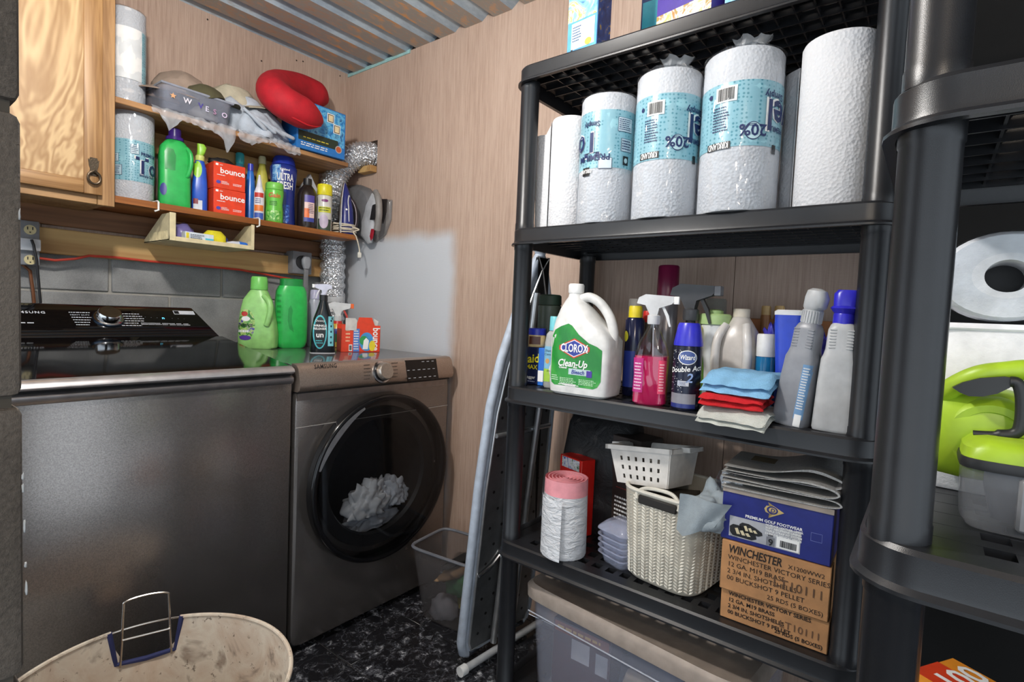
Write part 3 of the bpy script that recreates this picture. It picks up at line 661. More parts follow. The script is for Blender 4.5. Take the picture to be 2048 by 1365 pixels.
G().tube([hp(hn+.275, HZ+.002), hp(hn+.23, HZ-.078, HR-.004), hp(hn, HZ-.086, HR-.004), hp(hn-.23, HZ-.078, HR-.004), hp(hn-.275, HZ+.002)], .0062, 8).build('navy_trim', NAVY, t)
G().tube(bez([hp(hn+.20,HZ-.085,HR-.01),hp(hn+.185,HZ-.03,HR-.006),hp(hn+.17,HZ+.05),hp(hn+.15,HZ+.066),hp(hn,HZ+.070),hp(hn-.15,HZ+.066),hp(hn-.17,HZ+.05),hp(hn-.185,HZ-.03,HR-.006),hp(hn-.20,HZ-.085,HR-.01)], 5), .0026, 8).build('wire_handle', WIRE, t)
G().tube([hp(hn+.185,HZ-.02,HR-.012), hp(hn-.185,HZ-.02,HR-.012)], .0022, 8).build('wire_crossbar', WIRE, t)
# ------------------------------------------------------------------ waste basket, ironing board
t = thing('waste_basket', 'smoky see-through plastic waste basket in front of the dryer', 'basket', (1.475,1.375,0), .12)
MESHP = M((96,92,92), .25, alpha=.33)
bz = [(0,.082,.105,0,0,6),(.004,.085,.108,0,0,6),(.27,.112,.152,0,0,7),(.272,.110,.150,0,0,7),(.01,.082,.105,0,0,6)]
G().loft(bz, 40, cap=False).build('tub', MESHP, t); G().loft([(.002,.082,.105,0,0,6),(.006,.082,.105,0,0,6)], 40).build('bottom', MESHP, t)
N = 40; rim = []
for k in range(N):
    a = 2*PI*k/N; c_, s_ = math.cos(a), math.sin(a); e = 2/7; rim.append((.112*math.copysign(abs(c_)**e,c_), .152*math.copysign(abs(s_)**e,s_), .272))
G().tube(rim, .006, 8, closed=True).build('rim', M((104,106,112), .3), t)
for i, (nm, lab, c_, x, y_, z, hw, hd, h) in enumerate((('rag','green rag in the waste basket',(40,110,62),.0,-.03,.11,.06,.06,.05),('rag','yellow scrap low in the waste basket',(150,140,50),.02,-.05,.05,.05,.05,.06),('paper_roll','brown paper roll lying in the waste basket',(140,112,82),-.01,.0,.165,.085,.03,.035),('paper_scrap','pale crumpled paper at the bottom of the waste basket',(150,148,156),-.03,.03,.008,.045,.06,.08),('strap','black strap on top inside the waste basket',(20,20,22),.01,.0,.205,.09,.025,.02))):
    g = crumple(G(), hw, hd, h, 40+i, .25, 3); o = g.build(nm, M(c_, .7)); M_ = Matrix.Translation((1.475,1.375,0)) @ Matrix.Rotation(.12, 4, 'Z'); o.location = M_ @ Vector((x,y_,z)); tag(o, lab, 'litter')
t = thing('ironing_board', 'folded ironing board with pale grey cover leaning by the rack', 'ironing board', (1.27,1.152,.03), 0, rot=(math.radians(5.5),0,math.radians(-4)))
COVER = M((178,188,202), .55, .1, .5, 90); PANM = M((112,114,116), .4, .7)
L_ = 1.37; W_ = .335
def outline(ins=0):
    pts = []
    for z, x in ((0,.03),(.012,.012),(.05,.0),(.3,.0),(.6,.0),(.85,.012),(1.0,.038),(1.12,.075),(1.24,.118),(1.31,.145),(1.355,.175)): pts.append((x+ins, max(ins, z) if z < .5 else z-ins))
    r_ = [(W_-x, z) for x, z in reversed(pts)]
    return pts+r_
def ribbon(o1, y0, y1):
    return G().prism(o1, y0, y1)
g = G().prism(outline(0), -.004, .02); cov = g.build('cover', COVER, t)
ol = outline(0); N = len(ol)
G().tube([(x,.006,z) for x, z in ol], .0155, 10, closed=True).build('padded_edge', COVER, t)
G().prism(outline(.022), -.012, -.004).build('metal_deck', PANM, t)
G().tube([(x,-.011,z) for x, z in outline(.02)], .0035, 8, closed=True).build('deck_rim', M((196,198,200), .3, .8), t)
g = G()
for i in range(5):
    for j in range(17):
        x, z = .055+i*.056+(j%2)*.028, .07+j*.062
        if x < .29 and z < .98: g.lathe([(.0052,0),(.0052,.0012)], 8, xf=lambda v, x=x, z=z: Vector((x+v.x,-.012-v.z,z+v.y)))
g.build('perforations', INK((12,12,12)), t)
TUB = M((176,178,180), .3, .8)
for x, nm in ((.12,'leg'),(.21,'leg')): G().tube([(x,-.03,.02),(x,-.03,.5),(x+.01,-.03,1.22)], .011, 10).build('leg', TUB, t)
fb = G().tube([(-.025,-.045,.0),(.36,-.045,.0)], .012, 12).build('foot_bar', M((190,194,198), .4, .3), t)
G().tube([(-.045,-.045,.0),(-.02,-.045,.0)], .0165, 14).build('foot_cap', M((214,216,216), .5), fb)
G().tube([(.02,-.018,.29),(.08,-.02,.31),(.12,-.02,.34),(.14,-.02,.36),(.31,-.018,.37)], .006, 8).build('catch_wire', CHROME, t)
G().tube([(.03,-.018,.76),(.3,-.018,.76)], .008, 8).build('cross_bar', TUB, t)
# ------------------------------------------------------------------ plastic storage racks
RACKM = M((30,31,34), .31, 0, .10, 1300, name='black_rack_plastic')
TB = [.003, .459, .916, 1.370, 1.824]; TH = .047; TT = [b+TH for b in TB]
def rr(W, D, r, off, K=7):
    out = []; hw, hd, R = W/2+off, D/2+off, max(.002, r+off)
    for cx, cy, a0 in ((hw-R,hd-R,0),(-hw+R,hd-R,PI/2),(-hw+R,-hd+R,PI),(hw-R,-hd+R,1.5*PI)):
        for k in range(K): a = a0+PI/2*k/(K-1); out.append((cx+R*math.cos(a), cy+R*math.sin(a)))
    return out
def make_rack(lab, x0, x1, y0, y1, tiers):
    W, D = x1-x0, y1-y0
    t = thing('storage_rack', lab, 'rack', ((x0+x1)/2,(y0+y1)/2,0))
    prof = [(.0075,0),(.0075,.004),(.001,.009),(0,.014),(0,.041),(-.004,.046),(-.03,TH),(-.03,.041),(-.012,.036),(-.006,.006),(-.004,0)]
    g = G(); loops = [rr(W-.015, D-.015, .055, o) for o, z in prof]; n = len(loops[0]); K = len(prof)
    v = [(a,b,prof[i][1]) for i, lp in enumerate(loops) for a, b in lp]
    f = [(i*n+k, i*n+(k+1)%n, ((i+1)%K)*n+(k+1)%n, ((i+1)%K)*n+k) for i in range(K) for k in range(n)]
    g.add(v, f)
    # little ribs on the skirt
    d = G(); hw, hd = W/2-.036, D/2-.036
    d.box(-hw, hw, -hd, -hd+.068, .034, TH-.001); d.box(-hw, hw, hd-.068, hd, .034, TH-.001)
    ny = 18; py_ = (2*hd-.13)/ny; nx = 8; px_ = 2*hw/nx
    for i in range(ny+1): yy = -hd+.065+i*py_; d.box(-hw, hw, yy-.0085, yy+.0085, .036, TH-.0012)
    for i in range(ny+1): yy = -hd+.065+i*py_; d.box(-hw, hw, yy-.0015, yy+.0015, .024, .037)
    for i in range(nx+1): xx = -hw+i*px_; d.box(xx-.011, xx+.011, -hd, hd, .037, TH-.0008)
    for i in range(nx+1): xx = -hw+i*px_; d.box(xx-.0015, xx+.0015, -hd, hd, .020, .038)
    s0 = d0 = None
    for zb in tiers:
        if s0: s = inst(s0, t, (0,0,zb)); inst(d0, s)
        else: s0 = g.build('shelf_tier', RACKM, t, (0,0,zb), angle=35); d0 = d.build('grid_deck', RACKM, s0); 
    pm = None; ph = .457-TH
    for za in tiers[:-1]:
        for sx_ in (-1,1):
            for sy_ in (-1,1):
                loc = (sx_*(W/2-.046), sy_*(D/2-.042), za+TH-.004)
                if pm: inst(pm, t, loc)
                else: pm = G().lathe([(.0275,0),(.0275,.02),(.0265,.022),(.0265,ph-.012),(.0278,ph-.01),(.0278,ph+.01)], 24).build('post', RACKM, t, loc)
    return t
make_rack('long black plastic shelving rack against the panelled wall', 1.207, 1.667, .055, .995, TB)
make_rack('near black plastic rack holding the lime green blower', .634, 1.094, -.884, .056, TB)
RZ = -PI/2
def rk(x0, x1, yb, yt, X, zb, xt=None):
    a = PX(x0, yb, X); b = PX(x1, yb, X); tp = PX(xt if xt else (x0+x1)/2, yt, X)
    m_ = (a+b)/2; c = abs(m_.x)/math.hypot(m_.x, m_.y)
    return m_.y, (a.y-b.y)*c, tp.z-zb
# ---- paper towels
def m_paper():
    t = NT('embossed_paper'); t.base(.95, 0, (208,209,212)); v = t.coord(); nd = t.n('ShaderNodeTexVoronoi'); nd.inputs['Scale'].default_value = 150; t.l(v, nd.inputs['Vector'])
    t.bump(nd.outputs['Distance'], .55, .0025); return t.m
PAPER = m_paper()
def m_band():
    t = NT('teal_dotted_wrapper'); t.base(.3); v = t.coord(); nd = t.n('ShaderNodeTexVoronoi'); nd.inputs['Scale'].default_value = 115; nd.inputs['Randomness'].default_value = .35; t.l(v, nd.inputs['Vector'])
    t.l(t.ramp(nd.outputs['Distance'], [(.0, (84,146,160)), (.26, (96,158,172)), (.32, (146,194,206)), (1, (152,198,208))]), t.b.inputs['Base Color']); return t.m
BAND = m_band(); FILM = film('clear_wrap', face=.015, scale=20, rough=.07, peak=.6); TWIST = M((206,210,214), .12, 0, .5, 60, alpha=.38); TEALINK = INK((26,44,92)); 
def towel(lab, loc, rz, R, H, wrapped=True, prints=None, group='paper towel rolls', tw=True, z0=.26, z1=.71, dz=0):
    t = thing('paper_towel_roll', lab, 'paper towels', loc, rz, group)
    g = G(); g.loft([(.0,R*.97,R*.97),(.004,R,R),(H-.006,R,R),(H,R*.96,R*.96),(H,.022,.022),(H-.03,.021,.021)], 40); g.build('roll', PAPER, t)
    if wrapped:
        sc = [(0,R*1.012,R*1.012,0,0,2),(H,R*1.012,R*1.012,0,0,2)]
        a = G(); a.loft([(H*z0,R*1.012,R*1.012),(H*z1,R*1.012,R*1.012)], 48, cap=False); a.build('wrapper_band', BAND, t)
        before = set(t.children)
        if prints: prints(t, sc, R, H)
        for o in t.children:
            if o not in before: o.location.z += dz*H
        fg = G(); ss = []
        for i in range(13):
            u = i/12; ss.append((H*u, R*1.03+.0015*math.sin(i*2.1), R*1.03+.0015*math.cos(i*1.7)))
        if tw: ss += [(H+.012,R*.75,R*.75),(H+.022,R*.35,R*.4,.01,0,2),(H+.03,R*.3,R*.14,.012,0,2),(H+.045,R*.42,R*.12,.015,0,2)]
        else: ss += [(H+.006,R*.8,R*.8),(H+.009,R*.2,R*.2)]
        fg.loft(ss, 40, cap=False)
        for i, q in enumerate(fg.v):
            p = Vector(q); p += noise.noise_vector(p*45)*(.0022 if p.z < H else .008); fg.v[i] = tuple(p)
        fg.build('plastic_wrap', FILM, t, angle=60)
        if tw:
            k = G(); k.loft([(H+.004,R*.8,R*.8),(H+.02,R*.45,R*.5,.01,0,2),(H+.032,R*.3,R*.18,.012,0,2),(H+.05,R*.5,R*.2,.015,0,2)], 30, cap=False)
            for i, q in enumerate(k.v): p = Vector(q); p += noise.noise_vector(p*60)*.012; k.v[i] = tuple(p)
            k.build('wrap_twist', TWIST, t, angle=30)
    return t
def prints_a(t, s, R, H):      # two printed boxes and the word at the left edge, upside down
    b = lambda x0,x1,z0,z1: (label(s, x0,x1,z0,z1, TEALINK, t, .0012), label(s, x0+.001,x1-.001,z0+.001,z1-.001, M((196,208,216),.4), t, .0016))
    text(s, 'Towel', .088, -R*.26-.095, H*.47, WHITE, t, 1, rot=PI, off=.0018, fit=.192, sy=1.06); text(s, 'Towel', .085, -R*.28-.092, H*.47, TEALINK, t, 1, rot=PI, off=.0024, fit=.184)
    text(s, 'PREMIUM', .022, -R*.52, H*.37, TEALINK, t, 1, rot=PI, off=.0022)
    text(s, 'Simply', .018, -R*.62, H*.63, TEALINK, t, 1, rot=PI, off=.0022)
    b(R*.34, R*.93, H*.57, H*.68); b(R*.48, R*.95, H*.42, H*.52); b(-R*.30, R*.18, H*.28, H*.365)
    fine_print(s, R*.38, R*.9, H*.58, H*.67, 6, TEALINK, t, .002); fine_print(s, R*.52, R*.92, H*.43, H*.51, 4, TEALINK, t, .002)
    label(s, R*.58, R*.8, H*.315, H*.385, INK(), t, .002); label(s, R*.62, R*.76, H*.33, H*.37, M((170,196,204),.4), t, .0024, oval=True)
    label(s, -R*.93, -R*.62, H*.235, H*.30, INK(), t, .002); text(s, 'KIRKLAND', .014, -R*.78, H*.27, WHITE, t, 1, rot=PI, off=.0026, fit=R*.5)
def prints_b(t, s, R, H):
    label(s, -R*.66, -R*.12, H*.59, H*.685, WHITE, t, .0014); barcode(s, -R*.6, -R*.18, H*.60, H*.675, t, .002)
    fine_print(s, -R*.72, -R*.28, H*.41, H*.57, 9, TEALINK, t, .0016)
    label(s, -R*.90, -R*.78, H*.63, H*.66, TEALINK, t, .0015, oval=True)
    label(s, -R*.86, -R*.22, H*.30, H*.345, INK((30,30,30)), t, .0014); text(s, 'KIRKLAND', .019, -R*.54, H*.322, WHITE, t, 1, rot=PI, off=.002, fit=R*.56)
    label(s, R*.10, R*.52, H*.345, H*.455, TEALINK, t, .0012, oval=True); label(s, R*.12, R*.50, H*.35, H*.45, M((176,206,214),.4), t, .0016, oval=True)
    text(s, '20%', .034, R*.31, H*.402, TEALINK, t, 1, rot=PI, off=.0022)
    fine_print(s, R*.18, R*.44, H*.425, H*.445, 2, TEALINK, t, .0022)
    text(s, 'Towel', .093, R*.60+.098, H*.50, WHITE, t, 1, rot=PI, off=.0018, fit=.202, sy=1.06); text(s, 'Towel', .09, R*.64+.094, H*.50, TEALINK, t, 1, rot=PI, off=.0024, fit=.19)
    text(s, 'Simply', .02, R*.86, H*.62, TEALINK, t, 1, rot=PI, off=.0024); text(s, 'PREMIUM', .016, R*.95, H*.42, TEALINK, t, 1, rot=PI, off=.0024, fit=.05)
    label(s, R*.86, R*.99, H*.27, H*.325, INK(), t, .0014)
def prints_c(t, s, R, H):      # upright roll on the lower wall shelf
    text(s, 'Towel', .083, R*.16+.09, H*.45, WHITE, t, 1, off=.0018, fit=.186, sy=1.06); text(s, 'Towel', .08, R*.19+.087, H*.45, TEALINK, t, 1, off=.0026, fit=.176)
    text(s, 'PREMIUM', .016, R*.83, H*.575, TEALINK, t, 1, off=.0022, fit=.06); text(s, 'Simply Soft', .012, R*.72, H*.345, TEALINK, t, 1, off=.0022)
    for x0,x1,z0,z1 in ((-.05,.32,.56,.66),(-.9,-.55,.46,.55),(-.9,-.4,.32,.43)):
        label(s, R*x0,R*x1,H*z0,H*z1, TEALINK, t, .0012); label(s, R*x0+.0012,R*x1-.0012,H*z0+.0012,H*z1-.0012, M((186,208,216),.4), t, .0016); fine_print(s, R*x0+.003,R*x1-.003,H*z0+.004,H*z1-.004, 4, TEALINK, t, .002)
def prints_d(t, s, R, H): label(s, -R*.62, R*.86, H*.279, H*.801, WHITE, t, .0012, 'blank_panel')
zb = TT[3]
XT = 1.285
towel('wrapped paper towel roll with word turned upside down, left of the three', (XT,.712,zb), RZ+.50, .072, .325, True, prints_a, z0=.42, z1=.865, tw=False, dz=.13)
towel('wrapped paper towel roll standing in the middle of the three', (XT,.547,zb), RZ+.40, .078, .345, True, prints_b, z0=.385, z1=.825, dz=.095)
towel('largest looking wrapped paper towel roll beside the bare white roll', (XT,.374,zb), RZ+.28, .084, .345, True, prints_b, z0=.39, z1=.79, dz=.08)
t = towel('bare white paper towel roll beside the right hand rack post', (1.30,.186,zb), RZ, .072, .34, False, group=None)
g = G(); pts = []
for k in range(15): u = k/14; pts.append((-.080-.034*u-.012*math.sin(u*3), .02+.045*u))
v = [(x,y_,z) for z in (.0,.32) for x, y_ in pts]; v += [(x+.0015,y_+.001,z) for x,y_,z in v]
f = [(k,k+1,k+16,k+15) for k in range(14)]+[(k+30,k+45,k+46,k+31) for k in range(14)]
g.add(v, f).build('loose_sheet', PAPER, t)
v = [(x,y_,z) for z in (.0,.30) for x, y_ in [(-.074-.004*k, -.01+.012*k) for k in range(5)]]
G().add(v, [(k,k+1,k+6,k+5) for k in range(4)]).build('loose_sheet', PAPER, t)
t = thing('paper_towel_roll', 'partly unrolled bare paper towel roll at the left end', 'paper towels', (1.31,.845,zb), RZ-.5)
R = .056; H = .31
G().loft([(0,R*.98,R*.98),(.004,R,R),(H-.012,R,R),(H-.003,R*.93,R*.93),(H,R*.8,R*.8)], 36).build('roll', PAPER, t)
pts = [(.02,-.055)]+[(R*1.02*math.cos(a), R*1.02*math.sin(a)) for a in [math.radians(-70-10*k) for k in range(12)]]+[(-.062,.03),(-.07,.05),(-.078,.085)]
pts = [(-.012,-.058),(-.03,-.05),(-.045,-.042),(-.058,-.05),(-.072,-.062),(-.088,-.066),(-.105,-.062)]
n = len(pts); v = [(x*(1-.25*(1-zz)*(i/n)),y_,H*zz*(.98 if i < 3 else .90)) for zz in (0,.5,1) for i,(x,y_) in enumerate(pts)]
f = [(j*n+k,j*n+k+1,(j+1)*n+k+1,(j+1)*n+k) for j in range(2) for k in range(n-1)]; v2 = [(x,y_+.002,z) for x,y_,z in v]
G().add(v, f).add(v2, f).build('loose_sheet', PAPER, t)
towel('wrapped paper towel roll upright on the upper wall shelf', (.664,2.31,S1), -.28, .057, .335, True, prints_d, None, False, .28, .8)
towel('wrapped paper towel roll on the lower shelf beside green detergent', (.676,2.295,S2), -.28, .068, .322, True, prints_c, None, False, .21, .65, -.06)
# ---- boxes on the top tier
def carton(name, lab, w_, d_, h_, mat, loc, rz, cat='box', group=None, r=.0015, rot=None):
    t = thing(name, lab, cat, loc, rz, group, rot); G().rbox(-w_/2,w_/2,-d_/2,d_/2,0,h_,r,1).build('carton', mat, t); return t
def m_splash(name, stops, scale=14):
    t = NT(name); t.base(.3); v = t.coord(); t.l(t.ramp(t.noise(v, scale, 4, .6, 2.5), stops), t.b.inputs['Base Color'])
    t.t.nodes[-1]; return t.m
SPL1 = m_splash('blue_yellow_print', [(.3,(36,60,120)),(.42,(120,186,226)),(.5,(150,206,236)),(.56,(236,214,60)),(.64,(230,232,236)),(.72,(60,120,190))])
SPL2 = m_splash('purple_food_print', [(.3,(96,150,70)),(.42,(216,196,120)),(.5,(236,236,228)),(.6,(180,120,60)),(.7,(120,160,60))])
SKY = M((92,164,212), .3); z = TT[4]
y_, w_, h_ = .782, .125, .24
t = carton('cereal_carton', 'blue and yellow carton standing at the left of the top tier', .098, .06, .24, SKY, (1.265,.775,z), RZ-.12)
s = flat(.03); label(s, -.048,.048,.085,.235, SPL1, t, .0006, 'picture'); label(s, -.034,.042,.012,.08, M((206,222,236),.4), t, .0008); fine_print(s, -.03,.0,.03,.072, 6, INK((80,100,130)), t, .0014); label(s,.012,.034,.012,.03, M((226,196,70),.4), t,.0014,'spot',oval=True)
label(s, -.034,-.028,.006,.013, INK(), t, .0014, 'mark')
G().box(.0491,.0496,-.028,.028,.004,.236).build('side_print', m_splash('dark_blue_gold', [(.3,(30,44,92)),(.55,(44,80,150)),(.62,(196,160,50)),(.75,(34,52,110))]), t)
t = carton('snack_carton', 'purple carton with food picture on the top tier', .15, .1, .20, M((66,44,140),.3), (1.32,.51,z), RZ-.2)
s = flat(.05); label(s,-.074,.074,.0,.055, SPL2, t, .0006, 'picture')
t = carton('snack_carton', 'pale blue patterned carton right of the purple one', .13, .1, .19, M((150,196,226),.3), (1.32,.355,z), RZ-.1)
label(flat(.05),-.062,.062,.0,.10, SPL1, t, .0006, 'picture')
t = carton('juice_carton', 'navy and teal carton behind the two front top-tier cartons', .07, .05, .22, M((36,58,110),.3), (1.47,.68,z), RZ); label(flat(.025),-.03,.03,.05,.2, M((60,170,190),.3), t, .0006)
t = carton('storage_carton', 'white carton toward the right end of the top tier', .2, .2, .12, M((206,206,206),.5), (1.46,.2,z), RZ)
label(flat(.1),-.08,.08,.02,.1, M((170,176,190),.5), t)
# ------------------------------------------------------------------ bottles
def bottle(name, lab, loc, rz, secs, mat, cap=None, capm=None, cat='bottle', group=None, N=28, tilt=None):
    t = thing(name, lab, cat, loc, rz, group, tilt); s = sx(secs); G().loft(s, N).build('body', mat, t)
    if cap: G().loft(cap, 24).build('cap', capm, t)
    return t, s
def trigger(t, z, sc, body, lever, nozzle=None, flip=1, collar=None):
    """pump head: collar, shroud pointing to flip*x, lever, nozzle"""
    k = lambda pl: [(flip*x*sc, z+zz*sc) for x, zz in pl]
    G().lathe([(.014*sc,z-.004*sc),(.015*sc,z),(.015*sc,z+.016*sc),(.010*sc,z+.02*sc)], 20).build('collar', collar or body, t)
    G().prism(k([(-.008,.016),(.008,.016),(.012,.034),(.040,.044),(.044,.048),(.044,.062),(-.02,.066),(-.036,.058),(-.040,.044),(-.02,.040)]), -.009*sc, .009*sc).build('spray_head', body, t)
    G().prism(k([(.016,.040),(.022,.040),(.034,.018),(.040,-.008),(.036,-.009),(.028,.014)]), -.005*sc, .005*sc).build('trigger', lever, t)
    G().rbox(min(flip*.044*sc, flip*.056*sc), max(flip*.044*sc, flip*.056*sc), -.009*sc, .009*sc, z+.044*sc, z+.062*sc, .001, 1).build('nozzle', nozzle or lever, t)
def jug_handle(t, pts, rad, mat, n=8): G().tube(bez(pts, n), rad, 12).build('handle', mat, t)
PLW = M((212,212,210), .38, name='white_bottle_plastic')
C = TT[2]
# bleach jug
BW = .182; BH = .265
t, s = bottle('bleach_jug', 'white bleach jug with green label and round handle', (1.262,.732,C), RZ+.02,
   [(0,.080,.046,0,0,6),(.006,.087,.052,0,0,6),(.03,.090,.054,0,0,6),(.15,.089,.054,0,0,6),(.175,.078,.052,-.009,0,5),(.20,.062,.047,-.022,0,4),(.23,.045,.036,-.032,0,3),(.25,.030,.028,-.038,0,2.4),(.262,.021,.021,-.040,0,2),(.275,.018,.018,-.040,0,2)], PLW,
   [(.272,.020,.020,-.040,0,2),(.276,.0215,.0215,-.040,0,2),(.294,.0215,.0215,-.040,0,2),(.298,.019,.019,-.040,0,2)], M((232,232,230),.4))
jug_handle(t, [(-.02,0,.258),(.004,0,.262),(.036,0,.246),(.064,0,.212),(.077,0,.175),(.078,0,.14),(.072,0,.12)], [.013]*48+[.015], PLW)
GRN = m_splash('green_label', [(.35,(20,120,44)),(.5,(40,146,52)),(.65,(92,176,84))], 3)
lb = [(-.074,.030),(-.064,.024),(.054,.024),(.066,.03),(.074,.045),(.074,.125),(.06,.134),(.036,.142),(.006,.162),(-.018,.185),(-.03,.19),(-.052,.182),(-.07,.172),(-.078,.155),(-.078,.045)]
label(s, 0,0,0,0, GRN, t, .0008, poly=lb)
hx = [(-.052,.131),(-.006,.152),(.04,.131),(.04,.12),(-.006,.099),(-.052,.12)]
label(s, 0,0,0,0, M((196,60,44),.4), t, .0014, 'emblem', poly=hx); label(s, 0,0,0,0, WHITE, t, .0016, 'emblem', poly=[(-.006+(x+.006)*.9,.1255+(z_-.1255)*.86) for x,z_ in hx]); label(s, 0,0,0,0, M((46,60,150),.4), t, .0018, 'emblem', poly=[(-.006+(x+.006)*.84,.1255+(z_-.1255)*.78) for x,z_ in hx])
text(s, 'CLOROX', .026, -.006, .1265, WHITE, t, 1, off=.0024, fit=.082, sy=1.15); text(s, 'Clean-Up', .026, -.010, .086, WHITE, t, 1, .25, off=.002, fit=.09); text(s, 'Cleaner', .008, -.05, .0735, WHITE, t, 1, off=.002, align='L'); text(s, 'with', .007, .0, .076, WHITE, t, 1, off=.002)
label(s, -.02,.045,.056,.072, M((186,206,210),.4), t, .0014); text(s, 'Bleach', .015, .008, .064, M((40,50,140),.4), t, 1, .2, off=.002); label(s,.034,.05,.053,.07,M((70,50,150),.4),t,.0018)
fine_print(s, -.046,.008,.031,.047, 4, M((190,226,190),.5), t, .0016); fine_print(s, .012,.064,.031,.047, 4, M((190,226,190),.5), t, .0016); fine_print(s, -.074,-.05,.036,.052,3,M((190,226,190),.5),t,.0016)
fine_print(s, -.05, .02, .0255, .0295, 1, WHITE, t, .0018)
# shampoo
t, s = bottle('shampoo_bottle', 'clear shampoo bottle with teal cap and lime label', (1.30,.860,C), RZ+.3,
   [(0,.024,.018,0,0,4),(.005,.027,.02,0,0,4),(.13,.027,.02,0,0,4),(.155,.024,.018,0,0,3),(.168,.014,.012,0,0,2)], M((186,188,186),.2,alpha=.75),
   [(.166,.0175,.0175),(.205,.0165,.0165),(.207,.015,.015)], M((110,190,200),.4))
label(s,-.026,.026,.018,.055,M((160,200,60),.4),t); label(s,-.026,.026,.055,.12,M((120,176,204),.4),t); text(s,'Shampoo &\nConditioner',.010,0,.108,INK((50,70,96)),t,0,.2); text(s,'almond oil',.007,0,.05,INK(),t); label(s,-.008,.022,.03,.075,M((222,216,218),.5),t,.0011,'picture',oval=True); label(s,-.02,-.008,.07,.085,M((196,150,90),.5),t,.0011,'picture',oval=True)
# pink window cleaner: clear bottle, magenta liquid inside
CLEAR = film('clear_bottle', (236,240,242), .05, 10, .06)
t = thing('spray_bottle', 'clear spray bottle of magenta cleaner with white trigger', 'bottle', (1.262,.545,C), RZ+.25)
ss = sx([(0,.036,.026,0,0,4),(.005,.042,.03,0,0,4),(.07,.040,.029,0,0,4),(.115,.042,.03,0,0,4),(.145,.036,.026,0,0,3),(.175,.022,.018,0,0,2.4),(.195,.012,.012),(.205,.012,.012)])
G().loft(ss, 28).build('body', CLEAR, t)
G().loft([(z_,a*.955,b*.955,0,0,n_) for z_,a,b,_,_,n_ in ss if z_ < .115]+[(.118,.039,.028,0,0,4),(.12,.039,.028,0,0,4)], 28).build('liquid', M((222,30,96),.08,alpha=.86,var=0), t)
label(ss,-.040,-.014,.03,.115,M((196,40,130),.35,alpha=.85),t); fine_print(ss,-.036,-.016,.035,.105,9,M((236,200,220),.5),t); label(ss,.022,.0395,.03,.112,M((236,70,110),.35,alpha=.8),t); fine_print(ss,.025,.037,.035,.105,10,M((250,190,200),.5),t)
trigger(t, .203, 1.05, M((214,216,218),.3,alpha=.85), M((226,228,228),.3,alpha=.9), WHITE, 1)
G().tube([(0,0,.2),(.003,0,.1),(.005,0,.012)], .002, 6).build('dip_tube', M((220,220,225),.3,alpha=.5), t)
# starry air freshener can
t, s = bottle('aerosol_can', 'dark starry aerosol can with bright blue cap', (1.262,.455,C), RZ+.1,
   [(0,.031,.031),(.004,.033,.033),(.008,.033,.033),(.148,.033,.033),(.16,.028,.028)], M((28,32,52),.25,.3),
   [(.152,.0335,.0335),(.158,.0335,.0335),(.2,.026,.026),(.206,.023,.023)], M((52,52,190),.3))
label(s,-.0325,.0325,.006,.016,M((40,52,120),.3),t); label(s,-.0325,.0325,.016,.04,M((132,132,140),.3),t)
label(s,-.014,.03,.108,.142,WHITE,t,.0008,'emblem',oval=True); label(s,-.012,.028,.11,.14,M((70,90,150),.3),t,.0011,'emblem',oval=True); text(s,'Wizard',.016,.008,.126,WHITE,t,1,.15,off=.0016,fit=.034); text(s,'Double Act',.017,.004,.098,WHITE,t,1,.2,rot=.12,off=.0012); text(s,'2',.03,.014,.078,M((150,176,220),.3),t,1,.2)
label(s,-.012,.014,.058,.07,M((206,210,220),.4),t); fine_print(s,-.01,.012,.059,.069,3,INK((60,70,110)),t,.0012)
g = G(); random.seed(5)
for i in range(46):
    x, zz = random.uniform(-.031,.0), random.uniform(.042,.145); g.add([on(s,x+.0009*math.cos(a*PI/3),zz+.0009*math.sin(a*PI/3),.0009) for a in range(6)], [(0,1,2,3,4,5)])
g.build('stars', WHITE, t)
# two grey carpet cleaner bottles
GRB = M((150,152,156),.38)
def carpet(lab, loc, rot, capf, capm, mat, wd):
    secs = [(0,wd*.95,.024,0,0,5),(.006,wd,.028,0,0,5),(.10,wd*.95,.028,0,0,5),(.145,wd*.9,.028,0,0,4.5),(.155,wd*.8,.026,0,0,4.5),(.165,wd*.74,.024,0,0,4.5),(.205,wd*.70,.024,0,0,4.5),(.215,wd*.6,.022,0,0,3),(.222,.016,.016)]
    t, s = bottle('carpet_cleaner_bottle', lab, loc, 0, secs, mat, tilt=rot); capf(t, capm)
    for sg in (-1,1):
        g = G()
        for i in range(7): zz = .168+i*.006; xx = sg*wd*.42; p = on(s, xx, zz, 0); g.rbox(xx-.006,xx+.006,p[1]-.0012,p[1]+.002,zz,zz+.0025,.0006,1)
        g.build('grip_ribs', mat, t)
    return t, s
def capA(t, m_):
    G().lathe([(.019,.218),(.019,.246)], 24).build('cap', m_, t); g = G()
    for k in range(24): a = 2*PI*k/24; g.box(-.0008,.0008,-.0202,-.0188,.22,.244, xf=lambda v, a=a: Matrix.Rotation(a,3,'Z')@v)
    g.build('cap_ribs', m_, t)
    G().loft([(.246,.017,.017),(.252,.021,.02,.002,0,2.5),(.272,.022,.02,.003,0,2.5),(.286,.018,.017,.001,0,2.2),(.291,.008,.008,-.001,0,2)], 24).build('spout', m_, t)
def capB(t, m_):
    G().lathe([(.0195,.216),(.0195,.236),(.018,.24)], 24).build('cap', m_, t); G().lathe([(.018,.238),(.026,.249),(.024,.252),(.021,.254)], 24).build('cap_skirt', m_, t)
    G().loft([(.252,.021,.02,0,0,3),(.278,.022,.02,0,0,3),(.286,.018,.016,.002,0,3)], 24).build('spout', m_, t)
